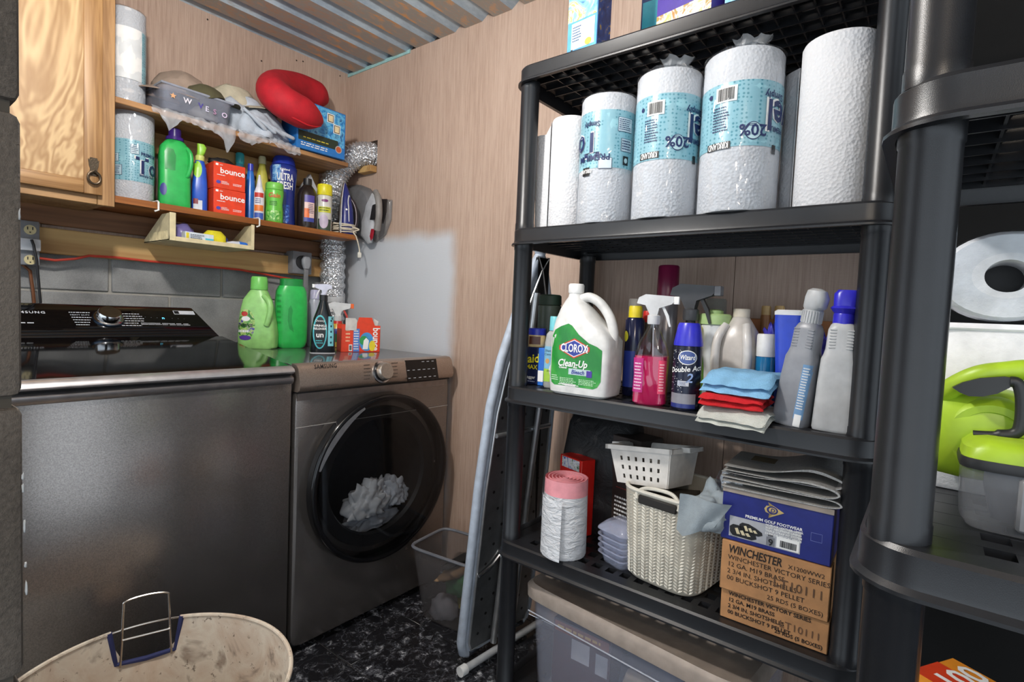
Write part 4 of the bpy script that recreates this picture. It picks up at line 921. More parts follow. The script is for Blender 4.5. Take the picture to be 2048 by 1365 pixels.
t, s = carpet('darker grey leaning bottle with pale grey spout cap', (1.265,.226,C), (0,math.radians(7),RZ-.25), capA, M((186,188,190),.35), M((140,142,148),.35), .034)
label(s,.014,.031,.02,.135,M((110,150,190),.35),t); fine_print(s,.016,.029,.04,.13,16,WHITE,t); label(s,.016,.029,.004,.03,WHITE,t,.001)
carpet('light grey upright bottle with blue spout cap', (1.262,.150,C), (0,math.radians(2),RZ+.1), capB, M((50,46,190),.3), M((186,187,188),.38), .036)
# folded cloths, overhanging the front edge
def folded(name, lab, loc, rz, wx, wy, h, mat, seed, layers=2, sag=0, hangx=0):
    g = G(); nx, ny = 26, 16
    for L in range(layers):
        v = []; f = []; zb_ = h*L/layers; hh = h/layers*.96
        for sgn in (0, 1):
            for j in range(ny+1):
                for i in range(nx+1):
                    u, w2 = i/nx*2-1, j/ny*2-1
                    ed = max(0, 1-(1-abs(u))/.14)**2*.5 if abs(u) > .86 else 0; ed2 = max(0, 1-(1-abs(w2))/.2)**2*.5 if abs(w2) > .8 else 0
                    th = hh*(.5-min(.5, ed+ed2)); 
                    x = u*wx/2*(1-.03*L*.5)+noise.noise(Vector((w2*2.2+seed,L*3.1,1)))*.006; y = w2*wy/2+noise.noise(Vector((u*2.2+seed,L*5.1,7)))*.006
                    zz = zb_+hh*.5+(th if sgn else -th)+noise.noise(Vector((u*3+seed,w2*3,L)))*h*.16*(L+.4)/layers
                    if y < -wy*.5+sag: zz -= (-wy*.5+sag-y)*hangx
                    v.append((x,y,zz))
        n = nx+1; B = (nx+1)*(ny+1)
        for sgn in (0,1):
            for j in range(ny):
                for i in range(nx): f.append(tuple(sgn*B+k for k in (j*n+i,j*n+i+1,(j+1)*n+i+1,(j+1)*n+i)))
        for i in range(nx): f.append((i,i+1,B+i+1,B+i)); f.append((ny*n+i,ny*n+i+1,B+ny*n+i+1,B+ny*n+i))
        for j in range(ny): f.append((j*n,(j+1)*n,B+(j+1)*n,B+j*n)); f.append((j*n+nx,(j+1)*n+nx,B+(j+1)*n+nx,B+j*n+nx))
        g.add(v, f)
    o = g.build(name, mat, None, loc, (0,0,rz), angle=70); tag(o, lab, 'cloth'); return o
TERRY = lambda c: M(c, .95, 0, .8, 420)
folded('cleaning_cloth', 'off white terry cloth at the bottom of the folded pile', (1.27,.322,C+.002), RZ-.12, .15, .17, .022, TERRY((190,194,188)), 1, 2, .035, .55)
folded('cleaning_cloth', 'red folded cloth in the pile on the bleach shelf', (1.265,.338,C+.027), RZ+.05, .135, .14, .026, TERRY((196,24,34)), 2, 2, .02, .25)
folded('cleaning_cloth', 'bright yellow cloth between the red and blue cloths', (1.29,.345,C+.056), RZ, .11, .12, .012, TERRY((222,214,40)), 3, 1)
folded('cleaning_cloth', 'light blue cloth draped on top of the folded pile', (1.275,.325,C+.070), RZ-.1, .15, .14, .034, TERRY((126,176,212)), 4, 2, .045, .5)
# ---- second row on the bleach shelf
def can(name, lab, px0, px1, yb, yt, X, mat, capmat, capfrac=.2, lab2=None, rz=RZ, cat='bottle', capk=.95):
    y, w_, h = rk(px0, px1, yb, yt, X, C); r = w_/2
    t, s = bottle(name, lab, (X,y,C), rz, [(0,r*.94,r*.94),(.004,r,r),(h*(1-capfrac)-.008,r,r),(h*(1-capfrac),r*.8,r*.8)], mat, [(h*(1-capfrac)-.004,r*capk,r*capk),(h-.004,r*capk*.96,r*capk*.96),(h,r*capk*.85,r*capk*.85)], capmat, cat)
    return t, s, r, h
t = carton('fogger_box', 'navy insect fogger box with yellow letters behind the rack post', .062, .05, .112, M((24,34,72),.4), (1.325,.950,C), RZ+.1); s = flat(.025)
text(s,'Raid',.036,.002,.078,M((226,214,40),.4),t,1,.1,rot=.1); text(s,'MAX',.018,.008,.053,M((226,214,40),.4),t,1); text(s,'Fogger',.013,.004,.022,WHITE,t,1); fine_print(s,-.02,.025,.006,.012,1,M((170,180,210),.4),t)
t = carton('slim_box', 'slim bright blue and white box between fogger and shampoo', .020, .05, .112, M((40,110,206),.4), (1.322,.906,C), RZ+.1); label(flat(.025),-.009,.009,.012,.045,WHITE,t)
t, s = bottle('paste_jar', 'jar of tan paste with blue lid standing on the fogger box', (1.328,.945,C+.1125), RZ+.6, [(0,.026,.024,0,0,3),(.004,.029,.026,0,0,3),(.03,.029,.026,0,0,3),(.038,.025,.024)], M((200,178,130),.3), [(.036,.028,.026),(.054,.028,.026),(.056,.026,.024)], M((46,60,190),.3), 'jar'); label(s,-.022,.012,.008,.032,M((90,50,36),.4),t)
can('cleaner_bottle', 'bottle with wide dark green lid behind the teal capped shampoo', 1070, 1116, 770, 590, 1.385, M((60,70,60),.4), M((20,44,30),.6), .1, capk=1.0)
t, s, r, h = can('cleaner_bottle', 'dark cleaner bottle with yellow cap beside the bleach jug', 1243, 1282, 790, 612, 1.36, M((26,30,60),.15,alpha=.95), M((226,206,40),.4), .13, capk=.72)
label(s,-r*.8,r*.6,h*.1,h*.5,M((40,60,150),.4),t); label(s,-r*.9,-r*.2,h*.6,h*.72,M((220,214,60),.4),t,oval=True)
can('cleaner_bottle', 'bottle with a white cap behind the yellow capped bottle', 1247, 1275, 780, 598, 1.46, M((120,110,96),.3), M((206,200,190),.4), .14)
can('cleaner_bottle', 'red capped brown bottle behind the pink spray', 1277, 1300, 780, 622, 1.42, M((90,76,60),.3), M((214,44,36),.4), .12)
can('aerosol_can', 'tall aerosol can with maroon cap at the back', 1303, 1347, 770, 532, 1.52, M((150,146,150),.3,.3), M((112,24,60),.3), .24, capk=1.0)
t, s, r, h = can('spray_bottle', 'spray bottle with black trigger head behind the starry can', 1348, 1398, 780, 634, 1.38, M((206,190,60),.3), M((30,30,32),.4), .08, capk=.4)
trigger(t, h-.004, 1.35, M((62,64,68),.4), M((40,42,44),.4), M((110,112,116),.4), 1)
t, s, r, h = can('wipes_canister', 'white canister with pale green lid behind the cloths', 1390, 1455, 770, 628, 1.42, M((206,210,212),.35), M((164,192,130),.4), .10, capk=1.06)
label(s,-r*.98,-r*.2,h*.0,h*.6,M((70,110,40),.4),t,oval=True)
G().lathe([(r*.5,h),(r*.5,h+.008),(r*.3,h+.012)], 24).build('flip_top', M((150,178,118),.4), t)
can('cleaner_bottle', 'bottle with a clear dome cap at the back', 1400, 1445, 760, 598, 1.53, M((120,126,120),.3), M((120,124,120),.15,alpha=.6), .22, capk=1.0)
t, s = bottle('vinegar_jug', 'translucent white jug with moulded handle and cream cap', (1.43,rk(1443,1510,740,600,1.43,C)[0],C), RZ,
   [(0,.045,.045,0,0,4),(.01,.05,.05,0,0,4),(.14,.05,.05,0,0,4),(.19,.04,.04,0,0,3),(.215,.026,.026,0,0,2.2),(.228,.018,.018)], M((190,184,178),.3), [(.226,.02,.02),(.245,.02,.02),(.247,.018,.018)], M((206,196,180),.4))
jug_handle(t, [(-.028,-.03,.205),(-.04,-.05,.17),(-.042,-.056,.12),(-.04,-.052,.07),(-.036,-.045,.05)], .011, M((206,202,198),.3)); jug_handle(t, [(.022,-.03,.205),(.03,-.05,.17),(.034,-.055,.12),(.03,-.05,.07)], .011, M((206,202,198),.3))
t, s, r, h = can('cleaner_bottle', 'blue liquid bottle with white cap behind the leaning bottle', 1507, 1546, 770, 668, 1.40, M((26,110,160),.12,alpha=.9), M((214,214,212),.4), .27, capk=1.0)
t, s, r, h = can('cleaner_bottle', 'second blue liquid bottle half hidden beside the leaning bottle', 1546, 1580, 770, 690, 1.44, M((30,100,156),.12,alpha=.9), M((60,60,180),.4), .2)
t, s = bottle('lotion_tube', 'tall blue tube with white rounded top', (1.37,rk(1552,1592,740,620,1.37,C)[0],C), RZ, [(0,.02,.02),(.10,.022,.018,0,0,2.5),(.21,.03,.014,0,0,3),(.236,.031,.012,0,0,3)], M((40,70,190),.35), [(.234,.032,.0125,0,0,3),(.242,.032,.0125,0,0,3),(.246,.026,.009,0,0,3)], M((222,224,226),.4))
GLV = M((74,70,186),.35)
for i,(a,b,X,h,lab) in enumerate(((1512,1562,1.42,.085,'crumpled blue rubber glove on top of the blue bottles'),(1622,1645,1.42,.09,'blue rubber glove showing between the two grey bottles'))):
    yy = rk(a,b,700,640,X,C)[0]; g = crumple(G(), .036 if i == 0 else .022, .03, h, 31+i, .55, 4, .3, 4); o = g.build('rubber_glove', GLV, None, (1.47,yy,C+.13 if i == 0 else C+.10)); tag(o, lab, 'glove')
    t2, *_ = can('box_bottle' if False else 'cleaner_bottle', ('squat dark bottle under the crumpled glove','olive bottle between the two grey bottles')[i], a+2, b-2, 790, (690,700)[i], 1.47, M(((60,64,60),(110,104,60))[i],.3), M(((40,40,44),(70,70,40))[i],.4), .2)
for i,(a,b,lab) in enumerate(((1514,1535,'tan capped bottle at the back, left of the pair'),(1540,1562,'tan capped bottle at the back, right of the pair'))):
    can('cleaner_bottle', lab, a, b, 740, 612, 1.58, M((150,100,56),.4), M((196,160,104),.4), .08)
o = carton('brown_box', 'low orange brown box added for the warm light patch on the wall behind the bottles', .32, .08, .225, M((150,96,56),.7), (1.615,.27,C), RZ)  # added box stands in for a warm light patch on the wall
t, s, r, h = can('cleaner_bottle', 'white bottle with purple lettering partly behind the post', 1690, 1722, 800, 640, 1.36, M((214,214,218),.4), M((200,200,200),.4), .1, capk=.5)
fine_print(s,-r*.3,r*.6,h*.15,h*.75,14,M((70,60,130),.4),t)
t = carton('tissue_box', 'white tissue box with pink spots between the two racks', .11, .06, .155, M((222,218,218),.5), (1.47,.112,C+.035), RZ); s = flat(.03)
for i in range(18): random.seed(i); x, zz = random.uniform(-.05,.05), random.uniform(.01,.145); label(s, x-.005,x+.005,zz-.003,zz+.003, M((206,130,140),.5), t, .0006, 'spot', oval=True)
carton('flat_carton', 'dark red flat carton under the tissue box', .12, .09, .033, M((128,30,28),.5), (1.46,.113,C), RZ)
# ------------------------------------------------------------------ tier with basket and boxes
D = TT[1]
y, w_, h = rk(1085,1190,1110,945,1.285,D)
t = thing('bag_roll', 'roll of white bin bags with pink top edge', 'bin bags', (1.275,.782,D), RZ-.5)
R = .062; H = .215
def m_bagroll():
    t_ = NT('crinkled_bag'); t_.base(.5, 0, (214,216,220)); v = t_.coord((1,1,2.5)); t_.bump(t_.noise(v, 26, 4, .6, .6), .9, .012); return t_.m
BAGR = m_bagroll()
G().loft([(0,R*1.0,R*1.0),(.005,R*1.03,R*1.03),(H*.3,R*1.02,R*1.02),(H*.8,R*.98,R*.98)], 40).build('roll', BAGR, t)
PINK = M((226,150,158),.5,0,.3,90)
g = G().loft([(H*.8,R*.985,R*.985),(H,R*.97,R*.97)], 40, cap=False); sp_ = []
for k in range(150): a = k*.22; r_ = R*.95*(1-k/165); sp_.append((r_*math.cos(a), r_*math.sin(a)))
n = len(sp_); v = [(x,y_,zz) for zz in (H*.85,H) for x,y_ in sp_]+[(x*.955,y_*.955,zz) for zz in (H*.85,H) for x,y_ in sp_]
g.add(v, [(k,k+1,n+k+1,n+k) for k in range(n-1)]+[(2*n+k,3*n+k,3*n+k+1,2*n+k+1) for k in range(n-1)]+[(n+k,n+k+1,3*n+k+1,3*n+k) for k in range(n-1)])
g.loft([(H*.93,R*.96,R*.96),(H*.935,R*.96,R*.96)], 40); g.build('pink_edge', PINK, t)
v = []; n = 9
for zz in (.002,H*.4,H*.78): 
    for k in range(n): a = math.radians(-125+k*11); rr_ = R*1.05+.010*(k/(n-1))**2*(1.4-zz/H); v.append((rr_*math.cos(a), rr_*math.sin(a), zz))
G().add(v, [(j*n+k,j*n+k+1,(j+1)*n+k+1,(j+1)*n+k) for j in range(2) for k in range(n-1)]).build('loose_end', BAGR, t)
t = carton('bag_box', 'red carton with white letters behind the bin bag roll', .10, .055, .235, M((196,30,22),.35), (1.42,.835,D), RZ-.3); s = flat(.0275)
label(s,.012,.04,.02,.15,INK(),t); text(s,'HEFTY',.03,.026,.085,WHITE,t,1,rot=PI/2,off=.0016)
label(s,-.04,.04,.2,.232,m_splash('carton_top_print',[(.35,(30,90,60)),(.5,(220,220,220)),(.65,(50,80,160))],30),t)
# black bag at the back left
def m_blackcloth():
    t_ = NT('black_nylon'); t_.base(.6, 0, (22,22,24)); v = t_.coord(); t_.bump(t_.noise(v, 14, 4, .6, 1), .6, .015); return t_.m
g = G().loft([(0,.12,.085,0,0,5),(.02,.125,.09,0,0,5),(.2,.12,.085,0,0,5),(.33,.115,.06,0,0,4),(.375,.10,.02,0,0,4),(.38,.09,.01,0,0,4)], 36)
for i, q in enumerate(g.v): p = Vector(q); g.v[i] = tuple(p+noise.noise_vector(p*9)*.012*(p.z > .01))
tag(g.build('fabric_bag', m_blackcloth(), None, (1.525,.80,D), (0,0,RZ)), 'large black fabric bag standing at the back of the rack', 'bag')
t = carton('tall_carton', 'tall dark brown carton with red and white small print', .105, .10, .32, M((52,44,40),.5), (1.475,.665,D), RZ-.25); s = flat(.05)
for i,(a,b,c_) in enumerate(((.285,.295,(130,50,44)),(.26,.27,(150,140,134)),(.22,.23,(90,80,76)),(.19,.198,(110,100,96)),(.165,.172,(130,50,44)))): fine_print(s,-.03,.035,a,b,1,M(c_,.5),t)
fine_print(s,-.034,.036,.07,.145,6,WHITE,t)
# clear clamshells
CLP = M((196,202,226), .1, alpha=.30, var=0)
for i in range(5):
    t = thing('clear_food_tub', ('lowest','second lowest','middle','second highest','topmost')[i]+' clear plastic food tub in the small stack', 'tub', (1.325,.625+.001*i,D+.0165*i), RZ-.35+.03*i, 'stacked clear tubs')
    G().loft([(0,.036,.036,0,0,5),(.003,.039,.039,0,0,5),(.026,.046,.046,0,0,5),(.027,.052,.052,0,0,6),(.030,.052,.052,0,0,6),(.027,.044,.044,0,0,5),(.004,.037,.037,0,0,5)], 28, cap=False).build('tub', CLP, t)
    if i == 4:
        G().loft([(.029,.052,.052,0,0,6),(.034,.050,.050,0,0,6),(.05,.034,.034,0,0,5),(.052,.03,.03,0,0,5)], 28).build('lid', CLP, t)
# woven basket
def m_woven(): return M((206,202,190),.55)
WOV = m_woven(); BXc, BYc = 1.375, .492; BWx, BDx, BHh = .112, .125, .232
t = thing('woven_basket', 'cream woven plastic basket full of odds and ends', 'basket', (BXc,BYc,D+.001), RZ-.12)
bs = [(0,BWx*.86,BDx*.86,0,0,4),(.006,BWx*.9,BDx*.9,0,0,4),(.1,BWx*.95,BDx*.95,0,0,4.5),(BHh,BWx,BDx,0,0,5)]
G().loft(bs+[(BHh,BWx-.006,BDx-.006,0,0,5),(.01,BWx*.88,BDx*.88,0,0,4)], 48, cap=True).build('inner_wall', M((176,170,156),.6), t)
g = G(); cols = 62; rows_ = 26
def peri(u, z):
    q = z/BHh; a = 2*PI*u; hw, hd, n_ = BWx*(.9+.1*q), BDx*(.9+.1*q), 4.2; c_, s_ = math.cos(a), math.sin(a)
    # even spacing along a rounded square
    k_ = (abs(c_)**n_+abs(s_)**n_)**(-1/n_); return Vector((hw*c_*k_, hd*s_*k_, z))
for ci in range(cols):
    for ri in range(rows_):
        z = .008+ri*(BHh-.02)/rows_; u = ci/cols
        if ci % 2: sl = 1
        else: sl = -1
        a = peri(u-.004*0, z-sl*0); b = peri(u+1/cols*.95, z+.0085)
        if ci % 2: p0, p1 = peri(u, z+.0085), peri(u+.95/cols, z)
        else: p0, p1 = peri(u, z), peri(u+.95/cols, z+.0085)
        m_ = (p0+p1)/2; nr = Vector((m_.x/BWx**2, m_.y/BDx**2, 0)).normalized(); d = (p1-p0); up = nr.cross(d).normalized()*.0038
        o0 = nr*.0006; o1 = nr*.0040
        g.add([p0+o0, m_+up+o0, p1+o0, m_-up+o0, m_+o1+d*.16, m_+o1-d*.16], [(0,1,5),(1,2,4),(1,4,5),(2,3,4),(3,0,5),(3,5,4)])
wv = g.build('woven_wall', WOV, t, angle=80); wv['kind'] = 'stuff'
G().tube([tuple(peri(k/60, BHh)) for k in range(60)], .0055, 8, closed=True).build('rim', WOV, t)
hd_ = [(-.055,-BDx-.001,BHh-.02),(-.055,-BDx+.004,BHh-.004),(-.03,-BDx+.01,BHh+.010),(.03,-BDx+.012,BHh+.012),(.058,-BDx+.004,BHh-.004),(.06,-BDx-.001,BHh-.02)]
G().tube(bez(hd_, 6), .005, 8).build('handle', WOV, t)
G().rbox(-.05,.055,-BDx-.0045,-BDx+.004,BHh-.03,BHh-.008,.003,1).build('grip_slot', M((34,32,30),.7), t)
g = crumple(G(), .085, .09, .07, 77, .4, 3); tag(g.build('clutter_bundle', M((92,86,78),.7), None, (BXc,BYc,D+.15)), 'dark bundled odds and ends inside the woven basket', 'bundle')
# perforated white basket lying in it
t = thing('perforated_basket', 'white perforated plastic basket resting tilted in the woven basket', 'basket', (1.365,.562,D+.228), RZ, rot=(math.radians(-6),math.radians(-7),RZ-.1))
PB = M((218,214,208),.45)
w0, w1, dd0, dd1, hh = .072, .088, .065, .078, .098
for sg in (-1,1):
    # long side with square holes, built as strips
    yy0, yy1 = sg*dd0, sg*dd1
    def pt(u, q, yoff=0): return (u*(w0+(w1-w0)*q), yy0+(yy1-yy0)*q+yoff, hh*q)
    g = G(); U = [-1]; 
    for c_ in range(6): m0 = -.66+c_*.264; U += [m0-.042, m0+.042]
    U += [1]; Q = [0,.14,.25,.38,.49,.62,.73,1]
    for qi in range(len(Q)-1):
        for ui in range(len(U)-1):
            if qi % 2 == 1 and ui % 2 == 1: continue
            c4 = [pt(U[ui],Q[qi]), pt(U[ui+1],Q[qi]), pt(U[ui+1],Q[qi+1]), pt(U[ui],Q[qi+1])]; c8 = [(x,y_+sg*.0025,z) for x,y_,z in c4]
            g.add(c4+c8, [(0,1,2,3),(7,6,5,4),(0,4,5,1),(1,5,6,2),(2,6,7,3),(3,7,4,0)])
    g.build('long_side', PB, t)
    x0_, x1_ = sg*w0, sg*w1
    G().add([(x0_,-dd0,0),(x0_,dd0,0),(x1_,dd1,hh),(x1_,-dd1,hh),(x0_+sg*.0025,-dd0,0),(x0_+sg*.0025,dd0,0),(x1_+sg*.0025,dd1,hh),(x1_+sg*.0025,-dd1,hh)], [(0,1,2,3),(7,6,5,4),(0,4,5,1),(1,5,6,2),(2,6,7,3),(3,7,4,0)]).build('end_side', PB, t)
G().box(-w0,w0,-dd0,dd0,0,.003).build('bottom', PB, t)
lp = [(-w1-.006,-dd1-.006),(w1+.006,-dd1-.006),(w1+.006,dd1+.006),(-w1-.006,dd1+.006)]
for i in range(4):
    a, b = lp[i], lp[(i+1)%4]; G().box(min(a[0],b[0])-.004, max(a[0],b[0])+.004, min(a[1],b[1])-.004, max(a[1],b[1])+.004, hh-.010, hh+.002).build('rim', PB, t)
for sg in (-1,1): G().rbox(sg*(w1+.016)-.012,sg*(w1+.016)+.012,-.03,.03,hh-.008,hh+.006,.002,1).build('handle_tab', PB, t)
# grey cloth spilling out
def drape(name, lab, pts_top, pts_bot, mat, cat='cloth', fold=.012, seed=0, n=22, rows=16, bulge=.02):
    """a hanging cloth between two world polylines, with folds"""
    A, B = bez(pts_top, 8), bez(pts_bot, 8); v = []
    for j in range(rows+1):
        u = j/rows
        for i in range(n+1):
            a = A[int(i/n*(len(A)-1))]; b = B[int(i/n*(len(B)-1))]; p = a.lerp(b, u)
            d = noise.noise(Vector((i/n*5+seed, u*1.6, seed)))*fold; p = p+Vector((-d-bulge*math.sin(u*PI), d*.4, noise.noise(Vector((i/n*6,u*4,seed+3)))*fold*.5)); v.append(tuple(p))
    f = [(j*(n+1)+i,j*(n+1)+i+1,(j+1)*(n+1)+i+1,(j+1)*(n+1)+i) for j in range(rows) for i in range(n)]
    B0 = len(v); v += [(x+.003,y_,z-.001) for x,y_,z in v]; f += [tuple(k+B0 for k in reversed(q)) for q in f]
    o = G().add(v, f).build(name, mat, None, angle=70); tag(o, lab, cat); return o
GREYC = M((140,150,156),.9,0,.4,300)
g = crumple(G(), .042, .05, .11, 61, .5, 4, .35, 4); t = thing('grey_cloth', 'crumpled grey blue cloth hanging over the basket edge', 'cloth', (1.262,.372,D+.19), 0)
crumple(G(), .040, .055, .100, 61, .4, 4, .35, 2.4).build('bunch', GREYC, t)
g = G(); v = []
for j in range(9):
    for i in range(15): u, q = i/14, j/8; v.append((-.044+.008*math.sin(u*7+q*2)-.006*q, .066-.115*u*(1-.25*q)+.004*q, .075-.095*q*(1-.5*abs(u-.2))))
f = [(j*15+i,j*15+i+1,(j+1)*15+i+1,(j+1)*15+i) for j in range(8) for i in range(14)]; n = len(v); v += [(a+.003,b,c_) for a,b,c_ in v]; f += [tuple(k+n for k in q[::-1]) for q in f]
G().add(v, f).build('hanging_corner', GREYC, t, angle=80)
G().loft([(0,.015,.03,0,0,3),(.02,.02,.034,0,0,3),(.045,.012,.026,0,0,3)], 20, xf=lambda v: Vector((v.x+.012,v.y-.03,v.z+.09))).build('clear_bag', film('bag_film',face=.12,scale=30), t)
# shotshell cases and the shoe box
KRAFT = M((176,128,84),.75,0,.15,200); INKB = INK((38,28,22))
def shell_case(lab, z, h, X, y, front, rz=RZ):
    t = carton('cardboard_case', lab, .213, .16, h, KRAFT, (X,y,z), rz, group='cardboard cases'); s = flat(.08)
    return t, s
t, s = shell_case('lower cardboard shotshell case standing on the rack deck', D+.001, .068, 1.322, .232, 0)
for i,(a,k) in enumerate((('WINCHESTER VICTORY SERIES',.012),('12 GA. M19 BRASS',.012),('2 3/4 IN. SHOTSHELLS',.012),('00 BUCKSHOT 9 PELLET',.012))): text(s,a,k,-.09,.060-i*.014,INKB,t,1,align='L',off=.001)
text(s,'25 RDS (5 BOXES)',.0115,.098,.012,INKB,t,1,align='R',off=.001); text(s,'LT10111',.022,.055,.032,M((104,74,52),.7),t,0,off=.0012)
t, s = shell_case('upper cardboard shotshell case under the blue shoe box', D+.070, .112, 1.315, .236, 0, RZ+.02)
text(s,'WINCHESTER',.023,-.092,.096,INKB,t,1,.15,align='L',off=.001,sy=1.1,fit=.108); text(s,'X1200WW2',.0128,.096,.092,INKB,t,0,align='R',off=.001)
for i,a in enumerate(('WINCHESTER VICTORY SERIES','12 GA. M19 BRASS','2 3/4 IN. SHOTSHELLS','00 BUCKSHOT 9 PELLET')): text(s,a,.0145,-.092,.077-i*.0155,INKB,t,0,align='L',off=.001)
text(s,'25 RDS (5 BOXES)',.0135,.098,.014,INKB,t,0,align='R',off=.001); text(s,'LT10111',.027,.05,.052,M((92,66,46),.7),t,0,off=.0012)
NAVB = M((34,42,116),.35)
t = thing('shoe_box', 'blue golf shoe box with picture of spiked shoes', 'box', (1.318,.240,D+.183), RZ+.015)
G().rbox(-.108,.108,-.08,.09,0,.118,.002,1).build('carton', NAVB, t); s = flat(.08)
G().box(-.108,.108,-.0825,-.08,.108,.119).build('worn_edge', M((150,140,130),.8), t)
label(s,-.090,.052,.010,.056,M((168,170,176),.4),t); text(s,'PREMIUM GOLF FOOTWEAR',.0088,-.002,.0625,WHITE,t,1,off=.001)
for i,a in enumerate(('NUBUCK LEATHER UPPER','SOFT NEOPRENE LINING','TRIPLE STRAP FIT SYSTEM','DUNLOP HELICAL SPIKES')): text(s,a,.0062,-.016,.0555-i*.0062,WHITE,t,1,align='L',off=.0016)
EMB = M((196,172,110),.4); label(s,0,0,0,0,EMB,t,.0008,'emblem',poly=[(-.014,.104),(.018,.088),(-.012,.0705),(-.004,.079),(-.018,.082),(-.021,.089),(-.017,.096),(-.004,.098)]); label(s,-.016,.006,.080,.097,NAVB,t,.0012,'emblem',oval=True); label(s,-.012,.003,.083,.0945,EMB,t,.0015,'emblem',oval=True); text(s,'D',.012,-.0045,.0885,NAVB,t,1,.2,off=.002)
SHB, SHC = INK((26,26,28)), M((206,194,160),.5)
for dx, dz, k in ((-.062,.026,1.0),(-.046,.036,.85)):
    label(s,0,0,0,0,SHB,t,.0012,'shoe_picture',poly=[(dx+k*x,dz+k*z) for x,z in ((-.026,-.006),(-.02,-.013),(.02,-.014),(.03,-.009),(.028,-.002),(.012,.006),(-.004,.012),(-.02,.012),(-.027,.006))]); 
    for i in range(3): label(s,0,0,0,0,SHC,t,.0016,'shoe_picture',poly=[(dx+k*x,dz+k*z) for x,z in ((-.016+i*.011,.004-i*.003),(-.01+i*.011,.006-i*.003),(-.004+i*.011,-.007),(-.011+i*.011,-.008))])
label(s,-.013,.004,.011,.030,M((120,122,128),.4),t,.0012); text(s,'9',.02,-.004,.0195,INK(),t,1,off=.002); text(s,'SIZE',.0055,-.005,.0335,INK(),t,1,off=.002); label(s,.007,.050,.012,.036,WHITE,t,.0012); barcode(s,.014,.046,.015,.029,t,.0018); text(s,'STYLE\nW1970',.005,-.087,.016,INK(),t,0,align='L',off=.002)
g = G(); 
for a,b in (((.07,.062),(.09,.062)),((.07,.045),(.09,.045)),((.07,.045),(.07,.062)),((.09,.045),(.09,.062))): g.box(min(a[0],b[0])-.0003,max(a[0],b[0])+.0003,-.0806,-.08,min(a[1],b[1])-.0003,max(a[1],b[1])+.0003)
g.build('tab_outline', M((110,120,180),.5), t)
# folded newspapers on the shoe box
NEWS = m_splash('newsprint', [(.4,(150,150,148)),(.55,(176,176,174)),(.62,(136,136,136))], 60); NZ = D+.302
for i,(z0,th,lab,rz_) in enumerate(((0,.018,'lowest folded newspaper on the shoe box',.03),(.019,.016,'middle folded newspaper in the pile on the shoe box',-.03),(.036,.014,'top folded newspaper with creased flap in the pile',.05))):
    g = G(); pts = [(-.115,0),(.06,0),(.098,.002),(.114,th*.5+.004*i),(.098,th+.006*i),(.05,th+.010*i*(i>0)),(-.03,th*.9),(-.115,th*.75)]
    B = bez([(a,0,b) for a,b in pts],5); n = len(B); v = []
    for yy in (-.085,.085):
        for p in B: v.append((p.x,yy,p.z))
        for p in reversed(B): v.append((p.x-.004,yy,p.z*.8+th*.1))
    n2 = 2*n; f = [(k,k+1,n2+k+1,n2+k) for k in range(n2-1)]
    for k in range(n-1): f.append((k,n2-1-k,n2-2-k,k+1)); f.append((n2+k,n2+k+1,2*n2-2-k,2*n2-1-k))
    o = g.add(v, f).build('newspaper', NEWS, None, (1.318+.004*i,.234,NZ+z0), (0,0,RZ+rz_), angle=60); tag(o, lab, 'newspaper', 'folded newspapers')
G().box(-.08,.02,-.0,.05,.0125,.0128).build('headline_strip', M((120,104,80),.8), o)
# ------------------------------------------------------------------ tote under the rack
TOPZ = .385; TRZ = RZ-math.radians(5.5)
t = thing('storage_tote', 'clear plastic tote with taupe lid under the rack shelf', 'tote', (1.428,.565,TT[0]), TRZ)
TCL = M((176,180,196),.12,alpha=.22,var=0); TAUPE = M((150,138,128),.5)
tl, td, th_ = .325, .205, TOPZ-TT[0]
G().loft([(0,tl*.88,td*.88,0,0,10),(.004,tl*.89,td*.89,0,0,10),(th_-.05,tl*.955,td*.955,0,0,10),(th_-.02,tl*.96,td*.96,0,0,10),(th_-.02,tl*.95,td*.95,0,0,10),(.006,tl*.88,td*.88,0,0,10)], 64).build('tub', TCL, t)
G().loft([(th_-.042,tl*1.0,td*1.0,0,0,12),(th_-.012,tl*1.004,td*1.006,0,0,12),(th_-.006,tl*.99,td*.985,0,0,12),(th_,tl*.965,td*.95,0,0,12),(th_-.004,tl*.93,td*.9,0,0,12)], 64).build('lid', TAUPE, t)
sd = G().tube([(-tl*.93,-td*.952,th_-.085),(tl*.93,-td*.952,th_-.085)], .002, 6).build('moulded_line', M((200,204,214),.2,alpha=.6), t)
TM = Matrix.Translation((1.428,.565,TT[0])) @ Matrix.Rotation(TRZ,4,'Z')
def inside(p): return TM @ Vector(p)
t = carton('book', 'dark red book box inside the clear tote', .19, .09, .20, M((72,40,48),.5), inside((-.17,-.07,.02)), TRZ+.1)
label(flat(.045),-.09,.09,.165,.195,M((140,70,50),.5),t); label(flat(.045),-.03,.03,.10,.16,M((190,190,200),.5),t); label(flat(.045),.05,.088,.09,.15,M((180,184,196),.5),t)
fine_print(flat(.045),-.08,.08,.172,.19,1,M((214,170,80),.5),t)
g = crumple(G(),.16,.11,.2,88,.3,3); tag(g.build('dark_garment', M((44,50,70),.8), None, inside((.06,0,.02)), (0,0,TRZ)), 'dark blue bundle filling the clear tote', 'bundle')
t = thing('tool_handle', 'grey handled tool lying inside the clear tote', 'tool', inside((.0,-.135,.02)), TRZ)
G().tube([(0,0,.10),(.02,0,.16),(.06,0,.165),(.14,0,.14),(.2,0,.11)], [.02,.024,.02,.015,.015], 12).build('handle', M((150,138,124),.5), t); G().tube([(-.01,0,.03),(0,0,.12)], .012, 10).build('shaft', M((90,94,104),.4,.6), t)
